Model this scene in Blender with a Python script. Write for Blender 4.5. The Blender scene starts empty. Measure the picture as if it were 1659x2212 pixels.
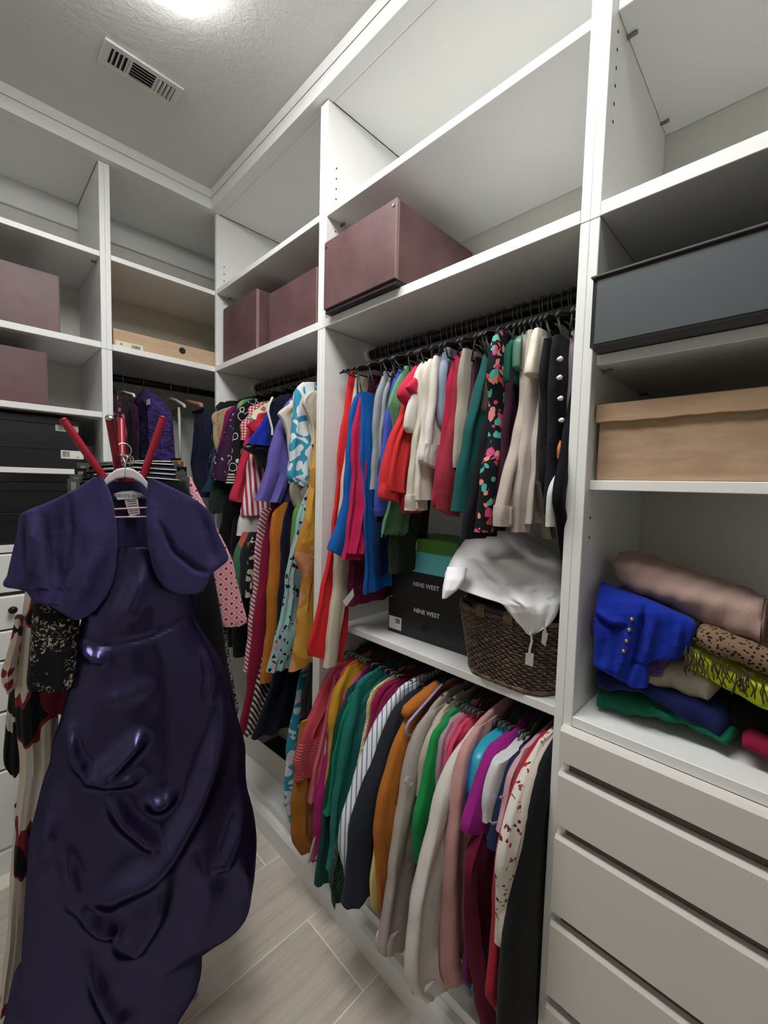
import bpy, bmesh, math, random
from mathutils import Vector, Matrix
random.seed(7)
SC = bpy.context.scene
COL = SC.collection
# ---------------------------------------------------------------- camera
CAM = (-0.8551, -2.0003, 1.4606); FPX = 907.05
YAW, PITCH, ROLL = -0.7880, -0.0645, 0.0257
fwd = Vector((-math.sin(YAW) * math.cos(PITCH), math.cos(YAW) * math.cos(PITCH), math.sin(PITCH)))
rgt0 = Vector((math.cos(YAW), math.sin(YAW), 0)); up0 = rgt0.cross(fwd)
RGT = math.cos(ROLL) * rgt0 + math.sin(ROLL) * up0
UPV = -math.sin(ROLL) * rgt0 + math.cos(ROLL) * up0
cd = bpy.data.cameras.new('camera'); co = bpy.data.objects.new('camera', cd); COL.objects.link(co)
co.matrix_world = Matrix(((RGT.x, UPV.x, -fwd.x, CAM[0]), (RGT.y, UPV.y, -fwd.y, CAM[1]), (RGT.z, UPV.z, -fwd.z, CAM[2]), (0, 0, 0, 1)))
cd.sensor_fit = 'VERTICAL'; cd.sensor_height = 24.0; cd.lens = FPX / 2212 * 24.0
cd.clip_start = 0.02
SC.camera = co
# ---------------------------------------------------------------- world / exposure
w = bpy.data.worlds.new('world'); SC.world = w; w.use_nodes = True
w.node_tree.nodes['Background'].inputs[0].default_value = (0.9, 0.95, 1, 1)
w.node_tree.nodes['Background'].inputs[1].default_value = 0.35
SC.view_settings.view_transform = 'Standard'; SC.view_settings.look = 'None'
SC.view_settings.exposure = 0.0; SC.view_settings.gamma = 1.0
SC.view_settings.use_curve_mapping = False
LIGHT = 20.0

def ray(px, py):
    return (px - 829.5) / FPX * RGT + (1106 - py) / FPX * UPV + fwd
def at(px, py, **k):
    d = ray(px, py); c = Vector(CAM)
    for a, v in k.items():
        i = 'xyz'.index(a); return c + d * ((v - c[i]) / d[i])
_q = ray(270, 1040); NRM = Vector((_q.x, _q.y, 0)).normalized(); TAN = Vector((NRM.y, -NRM.x, 0))
def atD(px, py, D):
    d = ray(px, py); return Vector(CAM) + d * (D / d.dot(NRM))

# ---------------------------------------------------------------- materials
MATS = {}
def srgb(c):
    if isinstance(c, str):
        c = c.lstrip('#'); c = tuple(int(c[i:i + 2], 16) / 255 for i in (0, 2, 4))
    return tuple((v / 12.92 if v <= 0.04045 else ((v + 0.055) / 1.055) ** 2.4) for v in c) + (1.0,)
class NT:
    def __init__(s, name):
        s.m = bpy.data.materials.new(name); s.m.use_nodes = True; s.t = s.m.node_tree; s.n = s.t.nodes
        s.b = s.n['Principled BSDF']
    def node(s, t, **k):
        n = s.n.new(t)
        for a, v in k.items(): setattr(n, a, v)
        return n
    def link(s, a, b): s.t.links.new(a, b)
    def coord(s, scale=(1, 1, 1), rot=(0, 0, 0)):
        tc = s.node('ShaderNodeTexCoord'); mp = s.node('ShaderNodeMapping')
        mp.inputs['Scale'].default_value = scale; mp.inputs['Rotation'].default_value = rot
        s.link(tc.outputs['Object'], mp.inputs['Vector']); return mp.outputs[0]
    def noise(s, v, scale, detail=3, rough=0.5, dist=0):
        n = s.node('ShaderNodeTexNoise'); n.inputs['Scale'].default_value = scale; n.inputs['Detail'].default_value = detail
        n.inputs['Roughness'].default_value = rough; n.inputs['Distortion'].default_value = dist
        s.link(v, n.inputs['Vector']); return n
    def vor(s, v, scale, feature='F1', rnd=1.0):
        n = s.node('ShaderNodeTexVoronoi', feature=feature); n.inputs['Scale'].default_value = scale
        n.inputs['Randomness'].default_value = rnd; s.link(v, n.inputs['Vector']); return n
    def wave(s, v, scale, dist=0, dirn='X', prof='SIN'):
        n = s.node('ShaderNodeTexWave', wave_type='BANDS', bands_direction=dirn, wave_profile=prof)
        n.inputs['Scale'].default_value = scale; n.inputs['Distortion'].default_value = dist; s.link(v, n.inputs['Vector']); return n
    def ramp(s, f, stops, const=False):
        r = s.node('ShaderNodeValToRGB'); e = r.color_ramp
        if const: e.interpolation = 'CONSTANT'
        while len(e.elements) < len(stops): e.elements.new(0.5)
        for i, (p, c) in enumerate(stops): e.elements[i].position = p; e.elements[i].color = srgb(c)
        s.link(f, r.inputs[0]); return r.outputs[0]
    def mix(s, f, a, b):
        m = s.node('ShaderNodeMix', data_type='RGBA')
        for sock, v in ((m.inputs[0], f), (m.inputs[6], a), (m.inputs[7], b)):
            if hasattr(v, 'is_output'): s.link(v, sock)
            elif isinstance(v, (int, float)): sock.default_value = v
            else: sock.default_value = srgb(v)
        return m.outputs[2]
    def math(s, op, a, b=None):
        m = s.node('ShaderNodeMath', operation=op)
        for sock, v in ((m.inputs[0], a), (m.inputs[1], b)):
            if v is None: continue
            if hasattr(v, 'is_output'): s.link(v, sock)
            else: sock.default_value = v
        return m.outputs[0]
    def bump(s, h, strength=0.3, dist=0.002):
        b = s.node('ShaderNodeBump'); b.inputs['Strength'].default_value = strength; b.inputs['Distance'].default_value = dist
        s.link(h, b.inputs['Height']); s.link(b.outputs[0], s.b.inputs['Normal'])
    def col(s, c):
        if hasattr(c, 'is_output'): s.link(c, s.b.inputs['Base Color'])
        else: s.b.inputs['Base Color'].default_value = srgb(c)
    def setp(s, **k):
        for a, v in k.items(): s.b.inputs[a.replace('_', ' ')].default_value = v
def plain(name, c, rough=0.5, var=0.0, bump=0.0, bscale=300, **k):
    if name in MATS: return MATS[name]
    t = NT(name); t.setp(Roughness=rough, **k)
    v = t.coord()
    if var:
        n = t.noise(v, 9, 4)
        a = srgb(c)[:3]
        mr = t.node('ShaderNodeMix', data_type='RGBA'); t.link(n.outputs[0], mr.inputs[0])
        mr.inputs[6].default_value = tuple(x * (1 - var) for x in a) + (1,)
        mr.inputs[7].default_value = tuple(min(1, x * (1 + var)) for x in a) + (1,)
        t.link(mr.outputs[2], t.b.inputs['Base Color'])
    else: t.col(c)
    if bump:
        t.bump(t.noise(v, bscale, 2).outputs[0], bump, 0.001)
    MATS[name] = t.m; return t.m
WHITE = plain('white_melamine', '#e6e7e5', 0.42, var=0.015, bump=0.05, bscale=500)
def fabric(c, name=None, rough=0.92, var=0.10, sheen=0.04):
    name = name or 'fabric_' + c.strip('#')
    if name in MATS: return MATS[name]
    t = NT(name); t.setp(Roughness=rough); t.b.inputs['Sheen Weight'].default_value = sheen
    t.b.inputs['Specular IOR Level'].default_value = 0.15
    v = t.coord(); n = t.noise(v, 14, 5, 0.65); a = srgb(c)[:3]
    m = t.node('ShaderNodeMix', data_type='RGBA'); t.link(n.outputs[0], m.inputs[0])
    m.inputs[6].default_value = tuple(x * (1 - var * 1.5) for x in a) + (1,); m.inputs[7].default_value = tuple(min(1, x * (1 + var)) for x in a) + (1,)
    t.link(m.outputs[2], t.b.inputs['Base Color'])
    cr = t.noise(t.coord((1, 1, .45)), 34, 4, 0.55, 0.8); fi = t.noise(v, 420, 2)
    t.bump(t.math('ADD', cr.outputs[0], t.math('MULTIPLY', fi.outputs[0], 0.10)), 0.45, 0.007)
    MATS[name] = t.m; return t.m

# ---------------------------------------------------------------- object helpers
def wl(o):
    p = Vector(o.location)
    while o.parent: o = o.parent; p = p + Vector(o.location)
    return p
def mesh_obj(name, verts, faces, mat, parent=None, smooth=False, loc=None, sharp=None):
    me = bpy.data.meshes.new(name)
    if loc is not None:
        L = Vector(loc); verts = [Vector(v) - L for v in verts]
    me.from_pydata([tuple(v) for v in verts], [], faces)
    me.materials.append(mat) if not isinstance(mat, (list, tuple)) else [me.materials.append(m) for m in mat]
    bm = bmesh.new(); bm.from_mesh(me); bmesh.ops.recalc_face_normals(bm, faces=bm.faces); bm.to_mesh(me); bm.free()
    if smooth:
        for p in me.polygons: p.use_smooth = True
        if sharp: me.set_sharp_from_angle(angle=math.radians(sharp))
    o = bpy.data.objects.new(name, me); COL.objects.link(o)
    if loc is not None: o.location = loc
    if parent is not None:
        o.parent = parent
        o.location = (Vector(loc) if loc is not None else Vector((0, 0, 0))) - wl(parent)
    return o
def thing(name, label, cat, loc=(0, 0, 0), group=None):
    o = bpy.data.objects.new(name, None); COL.objects.link(o); o.location = loc; o.empty_display_size = 0.05
    return tag(o, label, cat, group)
def tag(o, label, cat, group=None):
    o['label'] = label; o['category'] = cat
    if group: o['group'] = group
    return o
def struct(o): o['kind'] = 'structure'; return o
def bverts(x0, x1, y0, y1, z0, z1):
    return [(x0, y0, z0), (x1, y0, z0), (x1, y1, z0), (x0, y1, z0), (x0, y0, z1), (x1, y0, z1), (x1, y1, z1), (x0, y1, z1)]
BF = [(0, 3, 2, 1), (4, 5, 6, 7), (0, 1, 5, 4), (1, 2, 6, 5), (2, 3, 7, 6), (3, 0, 4, 7)]
def box(name, x0, x1, y0, y1, z0, z1, mat, parent=None, bev=0.0012, seg=1):
    x0, x1 = min(x0, x1), max(x0, x1); y0, y1 = min(y0, y1), max(y0, y1); z0, z1 = min(z0, z1), max(z0, z1)
    c = ((x0 + x1) / 2, (y0 + y1) / 2, z0)
    me = bpy.data.meshes.new(name); bm = bmesh.new()
    vs = [bm.verts.new((v[0] - c[0], v[1] - c[1], v[2] - c[2])) for v in bverts(x0, x1, y0, y1, z0, z1)]
    for f in BF: bm.faces.new([vs[i] for i in f])
    if bev: bmesh.ops.bevel(bm, geom=bm.edges[:], offset=bev, segments=seg, affect='EDGES', profile=0.6)
    bmesh.ops.recalc_face_normals(bm, faces=bm.faces); bm.to_mesh(me); bm.free()
    me.materials.append(mat)
    o = bpy.data.objects.new(name, me); COL.objects.link(o); o.location = c
    if parent is not None: o.parent = parent; o.location = Vector(c) - wl(parent)
    return o
def loft(rings, cap0=True, cap1=True, closed=True):
    n = len(rings[0]); V = [p for r in rings for p in r]; F = []
    for i in range(len(rings) - 1):
        for j in range(n if closed else n - 1):
            k = (j + 1) % n
            F.append((i * n + j, i * n + k, (i + 1) * n + k, (i + 1) * n + j))
    if closed and cap0: F.append(tuple(range(n))[::-1])
    if closed and cap1: b = (len(rings) - 1) * n; F.append(tuple(range(b, b + n)))
    return V, F
def tube_vf(pts, r, seg=8, closed=False):
    pts = [Vector(p) for p in pts]; rings = []; prev = None
    for i, p in enumerate(pts):
        a = pts[max(0, i - 1)]; b = pts[min(len(pts) - 1, i + 1)]; t = (b - a).normalized()
        if prev is None:
            u = t.cross(Vector((0, 0, 1)))
            if u.length < 0.05: u = t.cross(Vector((1, 0, 0)))
        else: u = prev - t * prev.dot(t)
        u.normalize(); prev = u; v = t.cross(u)
        rr = r[i] if isinstance(r, (list, tuple)) else r
        rings.append([p + (u * math.cos(2 * math.pi * k / seg) + v * math.sin(2 * math.pi * k / seg)) * rr for k in range(seg)])
    return loft(rings)
def tube(name, pts, r, mat, parent=None, seg=8):
    V, F = tube_vf(pts, r, seg); return mesh_obj(name, V, F, mat, parent, smooth=True, loc=Vector(pts[0]), sharp=50)
def join_vf(parts):
    V = []; F = []
    for v, f in parts:
        o = len(V); V += list(v); F += [tuple(i + o for i in q) for q in f]
    return V, F
def interp(tab, x):
    if x <= tab[0][0]: return tab[0][1]
    for (a, va), (b, vb) in zip(tab, tab[1:]):
        if x <= b:
            t = (x - a) / (b - a) if b > a else 0; return va + (vb - va) * t
    return tab[-1][1]
def smooth_tab(tab, n):
    # catmull-rom resample of [(k, v)] with k increasing
    out = []; k0, k1 = tab[0][0], tab[-1][0]
    m = [0.0] * len(tab)
    for i in range(len(tab)):
        a = max(0, i - 1); b = min(len(tab) - 1, i + 1)
        m[i] = (tab[b][1] - tab[a][1]) / max(1e-9, tab[b][0] - tab[a][0])
    for s in range(n):
        k = k0 + (k1 - k0) * s / (n - 1); i = 0
        while i < len(tab) - 2 and k > tab[i + 1][0]: i += 1
        h = max(1e-9, tab[i + 1][0] - tab[i][0]); t = (k - tab[i][0]) / h
        v = (2 * t ** 3 - 3 * t * t + 1) * tab[i][1] + (t ** 3 - 2 * t * t + t) * h * m[i] + (-2 * t ** 3 + 3 * t * t) * tab[i + 1][1] + (t ** 3 - t * t) * h * m[i + 1]
        out.append((k, v))
    return out
# ================================================================ room shell
ZC = 2.765; DEP = 0.414
def ceil_mat():
    t = NT('ceiling_texture'); v = t.coord(); t.setp(Roughness=0.75)
    n = t.noise(v, 38, 6, 0.6, 1.2); r = t.ramp(n.outputs[0], [(0.42, '#000000'), (0.6, '#ffffff')])
    t.col('#d2d3d0'); t.bump(r, 0.28, 0.0035); return t.m
def wall_mat():
    t = NT('wall_paint'); v = t.coord(); t.setp(Roughness=0.7)
    n = t.noise(v, 60, 4, 0.6); t.col('#d3d2c9'); t.bump(n.outputs[0], 0.2, 0.002); return t.m
CEILM = ceil_mat(); WALLM = wall_mat()
XL, YB = -1.9, -3.3
struct(box('ceiling', XL - .1, DEP + .1, YB - .1, DEP + .1, ZC, ZC + .1, CEILM, bev=0))
struct(box('wall_right', DEP, DEP + .1, YB - .1, DEP + .1, 0, ZC, WALLM, bev=0))
struct(box('wall_back', XL - .1, DEP, DEP, DEP + .1, 0, ZC, WALLM, bev=0))
struct(box('wall_left', XL - .1, XL, YB - .1, DEP, 0, ZC, WALLM, bev=0))
struct(box('wall_front', XL, DEP, YB - .1, YB, 0, ZC, WALLM, bev=0))
WALNUT = plain('unseen_door_walnut', '#4a3628', .45, var=.12)  # unseen dark door, added so the satin dress reflects less bright wall
dr_ = struct(box('unseen_door_1', -1.30, -0.42, YB + .0005, YB + .04, .003, 2.05, WALNUT, bev=.003))
for z0, z1 in ((.15, .95), (1.08, 1.92)):
    for x0, x1 in ((-1.22, -.90), (-.82, -.50)): box('unseen_door_panel', x0, x1, YB + .0405, YB + .052, z0, z1, WALNUT, dr_, .008)
tube('unseen_door_handle', [(-1.24, YB + .04, 1.0), (-1.24, YB + .09, 1.0), (-1.14, YB + .09, 1.0)], .009, plain('unseen_door_metal', '#8b8780', .3, Metallic=1.0), dr_, 10)
# floor: grout bed with long porcelain planks laid along x
def plank_mat(i):
    t = NT('floor_tile_%d' % i); v = t.coord((1, 1, 1))
    n1 = t.noise(t.coord((1.2, 16, 1)), 1.6, 6, 0.6, 0.4); n2 = t.noise(t.coord((3, 60, 1)), 2, 4, 0.6)
    f = t.math('ADD', t.math('MULTIPLY', n1.outputs[0], 0.7), t.math('MULTIPLY', n2.outputs[0], 0.3))
    c = t.ramp(f, [(0.33, ['#c0b6a9', '#c3b9ac', '#bdb3a6'][i]), (0.5, ['#d3cabd', '#d6cdc1', '#d0c7ba'][i]), (0.68, ['#ddd5c9', '#dfd8cc', '#dad2c5'][i])])
    t.col(c); t.setp(Roughness=0.38); t.bump(n2.outputs[0], 0.06, 0.001); return t.m
PLK = [plank_mat(i) for i in range(3)]
GROUT = plain('grout', '#f6f2e8', 0.9)
fl = struct(box('floor', XL, DEP, YB, DEP, -.08, -.0012, GROUT, bev=0))
TW, TLEN = 0.2765, 0.92
k = 0
for r in range(-2, 10):
    y1 = -0.638 - TW * (r) ; y0 = y1 - TW
    if y1 > 0.02 or y0 < -3.3: continue
    off = -0.077 if (r % 2) == 1 else -0.077 + TLEN / 2
    x = off + 3 * TLEN
    while x > XL:
        xa, xb = max(XL, x - TLEN), min(0.05, x)
        if xb - xa > 0.03:
            box('floor_tile', xa + .0023, xb - .0023, y0 + .0023, y1 - .0023, -.0012, 0, PLK[(k * 7 + r) % 3], fl, bev=.0006); k += 1
        x -= TLEN
# crown: two flat strips with a groove on both runs
PF = 0.028
def crown(name, alongx):
    V = []; F = []
    segs = [(2.681, 2.7265, PF), (2.7265, 2.7285, PF - .006), (2.7285, ZC, PF + .002)]
    parts = []
    for z0, z1, p in segs:
        if alongx: parts.append((bverts(XL, -p, -p, 0.02, z0, z1), BF))
        else: parts.append((bverts(-p, 0.02, YB, -p if True else 0, z0, z1), BF))
    V, F = join_vf(parts); return struct(mesh_obj(name, V, F, WHITE))
crown('trim_1', True)
V, F = join_vf([(bverts(-p, 0.02, YB, 0.018, z0, z1), BF) for z0, z1, p in [(2.681, 2.7265, PF), (2.7265, 2.7285, PF - .006), (2.7285, ZC, PF + .002)]])
struct(mesh_obj('trim_2', V, F, WHITE))
# baseboards standing under both runs
def base_profile(name, alongx, a0, a1):
    prof = [(0.02, 0.0), (-0.015, 0.0), (-0.015, 0.078), (-0.006, 0.092), (0.02, 0.094)]
    rings = []
    for a in (a0, a1): rings.append([(a, q[0], q[1]) if alongx else (q[0], a, q[1]) for q in prof])
    V, F = loft(rings); return struct(mesh_obj(name, V, F, WHITE))
base_profile('baseboard_right', False, YB, -0.0155)
base_profile('baseboard_back', True, XL, -0.015)

# ================================================================ closet units
ZL, ZU, TOP = 1.972, 2.322, 2.681
BLACKM = plain('black_rod_metal', '#17171a', 0.35, Metallic=0.4)
FLANGE = plain('white_plastic', '#e6e4de', 0.4)
PINHOLE = plain('pin_hole_shadow', '#3a3833', 0.9)
STEEL = plain('shelf_pin_steel', '#8a8680', 0.35, Metallic=0.9)
def run_box(right, name, a0, a1, d0, d1, z0, z1, mat, par, bev=.0012):
    # a: along the run (negative values), d: depth into the cabinet
    if right: return box(name, d0, d1, a0, a1, z0, z1, mat, par, bev)
    return box(name, a0, a1, d0, d1, z0, z1, mat, par, bev)
def pin_holes(u, right, a, sgn, zs, ds):
    parts = []
    for z in zs:
        for d in ds:
            rings = []
            for q in (0, .0006):
                rings.append([((d + .003 * math.cos(t), a + sgn * q, z + .003 * math.sin(t)) if right else (a + sgn * q, d + .003 * math.cos(t), z + .003 * math.sin(t))) for t in [k * math.pi / 4 for k in range(8)]])
            parts.append(loft(rings))
    V, F = join_vf(parts); mesh_obj('pin_holes', V, F, PINHOLE, u)['kind'] = 'stuff'
def shelf_pins(u, right, a, sgn, z, ds):
    for d in ds:
        p0 = (d, a, z - .004) if right else (a, d, z - .004)
        p1 = (d, a + sgn * .018, z - .004) if right else (a + sgn * .018, d, z - .004)
        tube('shelf_pin', [p0, p1], .0035, STEEL, u, 6)
def unit(right, label, a0, a1, th0, th1, shelves, base=True, loc=None):
    # a1 > a0 ; th0/th1 panel thickness at each end (0: none)
    c = (0.0, (a0 + a1) / 2, 0.0) if right else ((a0 + a1) / 2, 0.0, 0.0)
    u = thing('closet_unit', label, 'closet unit', c, 'built-in white closet units')
    B = lambda n, *a, **k: run_box(right, n, *a, WHITE, u, **k)
    for e, (p, t) in enumerate(((a0, th0), (a1 - th1, th1))):
        if t:
            B('side_panel', p, p + t, 0, DEP - .001, ZL - .0, TOP - .001)
            B('side_panel', p, p + t, 0.0, DEP - .001, 0.0945, ZL - .0012)
    i0, i1 = a0 + th0 + .0005, a1 - th1 - .0005
    B('top_panel', i0, i1, 0.021, DEP - .001, TOP, TOP + .016)
    B('cleat', i0, i1, DEP - .016, DEP - .001, 2.578, TOP - .0005)
    if base: B('bottom_shelf', i0, i1, 0.012, DEP - .001, 0.0945, 0.128)
    for nm, z0, z1, d0 in shelves:
        B('shelf', i0, i1, d0, DEP - .001, z0, z1)
    return u
U1 = unit(True, 'white closet unit in the corner with brown boxes above and blouses hanging below', -0.8334, -0.0005, .0198, .018,
          [('u', ZU, ZU + .022, .0015), ('l', ZL, ZL + .026, -.0006)])
U2 = unit(True, 'white closet unit with trousers on the upper rod and shirts on the lower', -1.6811, -0.8337, .0181, .0194,
          [('u', ZU, ZU + .022, .0015), ('l', ZL, ZL + .026, -.0006), ('w', 0.938, 0.9605, .095)])
U3 = unit(True, 'white closet unit with drawers below and boxes on open shelves at the right', -2.62, -1.6814, .0178, .0178,
          [('u', 2.35, 2.372, .030), ('l', ZL, ZL + .026, -.0006), ('a', 1.702, 1.722, .02), ('b', 1.461, 1.480, .02), ('t', 0.984, 1.005, 0.0)], base=False)
U4 = unit(False, 'white back closet unit with shelves of boxes above the left drawers', -1.30, -0.4333, .018, .0182,
          [('u', ZU, ZU + .02, .001), ('l', ZL, ZL + .024, -.0006), ('c', 1.700, 1.722, .001), ('d', 1.470, 1.490, .001)], base=False)
U5 = unit(False, 'white blind corner closet unit with a cardboard box on its shelf', -0.433, 0.40, .0182, 0,
          [('u', ZU, ZU + .02, .0), ('l', ZL, ZL + .024, -.0006)])
for o in list(U5.children):
    if o.name.startswith(('shelf', 'top_panel', 'bottom_shelf')):   # shelves stop at the corner panel's front line
        for v in o.data.vertices:
            wp = v.co.x + o.location.x + U5.location.x
            wy = v.co.y + o.location.y
            if wy < 0.017 and wp > 0.0: v.co.y += 0.001 - min(0, 0) if wy >= 0.0005 else (0.0008 - wy)
pin_holes(U1, True, -0.0186, -1, [2.36 + .032 * i for i in range(4)] + [2.29, 2.26], (.037,))
pin_holes(U2, True, -0.8534, -1, [2.36 + .032 * i for i in range(5)] + [2.29, 2.26], (.037,))
pin_holes(U3, True, -1.6995, -1, [2.16 + .032 * i for i in range(6)] + [1.405, 1.365], (.037,))
shelf_pins(U2, True, -0.8532, -1, ZU, (.06,)); shelf_pins(U1, True, -0.019, -1, ZU, (.06,))
shelf_pins(U3, True, -1.6993, -1, 2.35, (.09, .36)); shelf_pins(U3, True, -1.6993, -1, 1.702, (.06, .33))
shelf_pins(U4, False, -0.4517, -1, ZU, (.06,))
def rod(u, right, a0, a1, d, z):
    p = [(d, a0, z), (d, a1, z)] if right else [(a0, d, z), (a1, d, z)]
    tube('rod', p, .0165, BLACKM, u, 16)
    for e, s in ((a0, 1), (a1, -1)):
        q = [(d, e, z), (d, e + s * .016, z)] if right else [(e, d, z), (e + s * .016, d, z)]
        tube('rod_flange', q, .026, FLANGE, u, 16)
RX, RZ = 0.20, 1.926
rod(U1, True, -0.8133, -0.0187, RX, RZ); rod(U2, True, -1.6625, -0.8535, RX, RZ); rod(U2, True, -1.6625, -0.8535, RX, 0.918)
rod(U5, False, -0.4145, 0.38, 0.20, 1.905)
# drawers of the right unit: overlay fronts with bevelled finger-pull top edges
SEAM = plain('dark_gap', '#6e675d', 0.8)
DRW = plain('drawer_laminate', '#d6d1cb', 0.45, var=0.015)
def drawer(u, right, a0, a1, z0, z1, front, bevel=.014, knob=None):
    # front slab with chamfered top edge (sloping back), body behind
    prof = [(0, z0), (-front, z0), (-front, z1 - bevel * .55), (-front + bevel * .45, z1 - .001), (0, z1)]
    rings = []
    for a in (a0, a1): rings.append([((q[0] - .0006, a, q[1]) if right else (a, q[0] - .0006, q[1])) for q in prof])
    V, F = loft(rings)
    return mesh_obj('drawer', V, F, DRW if right else WHITE, u)
tops = [0.984, 0.891, 0.756, 0.567, 0.380]
box('drawer_recess', 0.001, 0.03, -2.60, -1.7, 0.0945, 0.9835, SEAM, U3)
bots = [t + .024 for t in tops[1:]] + [0.10]
for t, b in zip(tops, bots):
    drawer(U3, True, -2.612, -1.6845, b, t, .018)
# left drawers below the shelves of the back unit
box('drawer_recess', -1.28, -0.455, 0.006, 0.03, 0.0945, 1.205, SEAM, U4)
run_box(False, 'top_panel', -1.281, -0.4517, -0.012, DEP - .002, 1.186, 1.211, WHITE, U4)
for z1, z0 in ((1.181, 1.045), (1.03, 0.912), (0.904, 0.803), (0.794, 0.616), (0.606, 0.40), (0.39, 0.10)):
    d = drawer(U4, False, -1.278, -0.4335, z0, z1, .016, .010)
    if z1 in (1.03, 0.794, 0.39):
        zc = (z0 + z1) / 2 + .01
        pts = [(-0.74, -0.0165, zc), (-0.74, -0.028, zc), (-0.74, -0.034, zc), (-0.74, -0.042, zc)]
        V, F = tube_vf(pts, [.006, .006, .014, .010], 12)
        kn = mesh_obj('knob', V, F, plain('knob_dark_bronze', '#2a2320', 0.35, Metallic=0.7), None, True)
        kn.parent = d; kn.location = -(d.location + U4.location)
# ================================================================ ceiling light and vent
DIFF = NT('light_diffuser')
DIFF.b.inputs['Base Color'].default_value = (0.9, 0.9, 0.9, 1)
wv = DIFF.wave(DIFF.coord(), 55, 0, 'Y'); DIFF.bump(wv.outputs[0], 0.5, 0.004)
DIFF.b.inputs['Emission Color'].default_value = (1.0, 0.99, 0.975, 1); DIFF.b.inputs['Emission Strength'].default_value = LIGHT
lt = thing('ceiling_light', 'white ceiling light with a ribbed bright lens above the aisle', 'ceiling light', (-0.55, -1.3, ZC))
box('frame', -0.742, -0.362, -1.95, -0.713, ZC - .008, ZC - .0005, FLANGE, lt)
rings = []
for s, z in ((0.0, ZC - .008), (.003, ZC - .036), (.012, ZC - .042)):
    rings.append([(-0.736 + s, -1.944 + s, z), (-0.368 - s, -1.944 + s, z), (-0.368 - s, -0.719 - s, z), (-0.736 + s, -0.719 - s, z)])
V, F = loft(rings); mesh_obj('lens', V, F, DIFF.m, lt)
VW = plain('vent_paint', '#d0d0cd', 0.5); VD = plain('vent_throat', '#16181f', 0.8)
vt = thing('air_vent', 'white rectangular air vent with three louvre banks on the ceiling', 'air vent', (-0.405, -0.405, ZC))
vx0, vx1, vy0, vy1 = -0.520, -0.294, -0.452, -0.350
for a in ((vx0, vx1, vy0, vy0 + .02), (vx0, vx1, vy1 - .02, vy1), (vx0, vx0 + .022, vy0 + .02, vy1 - .02), (vx1 - .022, vx1, vy0 + .02, vy1 - .02)):
    box('frame', *a, ZC - .007, ZC - .0003, VW, vt, .002)
box('throat', vx0 + .021, vx1 - .021, vy0 + .019, vy1 - .019, ZC - .002, ZC - .0002, VD, vt, 0)
def slat(c, l, alongx, tilt):
    x, y = c; h = .008
    dx, dy = ((l / 2, 0) if alongx else (0, l / 2)); nx, ny = ((0, 1) if alongx else (1, 0))
    w_ = .0045 * tilt
    p = [(x - dx - nx * w_, y - dy - ny * w_, ZC - .002), (x + dx - nx * w_, y + dy - ny * w_, ZC - .002), (x + dx + nx * w_, y + dy + ny * w_, ZC - .009), (x - dx + nx * w_, y - dy + ny * w_, ZC - .009)]
    q = [(a[0] + nx * .0012, a[1] + ny * .0012, a[2]) for a in p]
    mesh_obj('slat', p + q, BF, VW, vt)
L = vy1 - vy0 - .04; yc = (vy0 + vy1) / 2
for i in range(4): slat((vx0 + .030 + i * .0125, yc), L, False, -.7)
for i in range(4): slat((vx1 - .030 - i * .0125, yc), L, False, .7)
for i in range(5): slat(((vx0 + vx1) / 2, vy0 + .028 + i * .0118), .068, True, -.7)
for x in (vx0 + .076, vx1 - .076): box('divider', x - .004, x + .004, vy0 + .02, vy1 - .02, ZC - .005, ZC - .0005, VW, vt, .001)
# ================================================================ boxes on the shelves
def lbox(par, name, x0, x1, y0, y1, z0, z1, mat, bev=.001, sub=None):
    o = box(name, x0, x1, y0, y1, z0, z1, mat, None, bev)
    o.parent = sub or par
    if sub: o.location = Vector(o.location) - Vector(sub.location)
    return o
def leather(name, c):
    t = NT(name); v = t.coord(); t.setp(Roughness=0.48)
    n = t.noise(v, 7, 5, 0.6); m = t.noise(t.coord((1, 1, 5)), 40, 3, 0.7)
    a = t.ramp(n.outputs[0], [(0.3, c), (0.75, '#6d4f50')])
    s = t.ramp(m.outputs[0], [(0.72, '#000000'), (0.78, '#ffffff')])
    t.col(t.mix(t.math('MULTIPLY', s, 0.25), a, '#94787a')); t.bump(t.noise(v, 180, 3).outputs[0], 0.15, 0.001); return t.m
BROWN = leather('brown_leatherette', '#513839'); RIVET = plain('rivet_metal', '#9a8f88', 0.3, Metallic=0.9)
def cardboard(name, c, c2):
    t = NT(name); v = t.coord((1, 1, 4)); t.setp(Roughness=0.85)
    n = t.noise(v, 12, 5, 0.65); t.col(t.ramp(n.outputs[0], [(0.3, c), (0.72, c2)])); t.bump(n.outputs[0], 0.1, 0.002); return t.m
CARD = cardboard('cardboard', '#9c7f64', '#b4977a'); CARD2 = cardboard('cardboard_light', '#b79a7c', '#c4a98b')
BLKCARD = plain('black_card', '#15161a', 0.38, var=.1); LABELW = plain('label_paper', '#dcdcd8', 0.6); INK = plain('label_ink', '#3c3c40', 0.7)
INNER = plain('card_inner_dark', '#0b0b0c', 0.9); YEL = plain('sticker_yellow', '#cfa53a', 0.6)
GREYBOX = plain('charcoal_box_face', '#454c4f', 0.5, var=.05); BLKTRIM = plain('black_box_trim', '#121315', 0.35)
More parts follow.
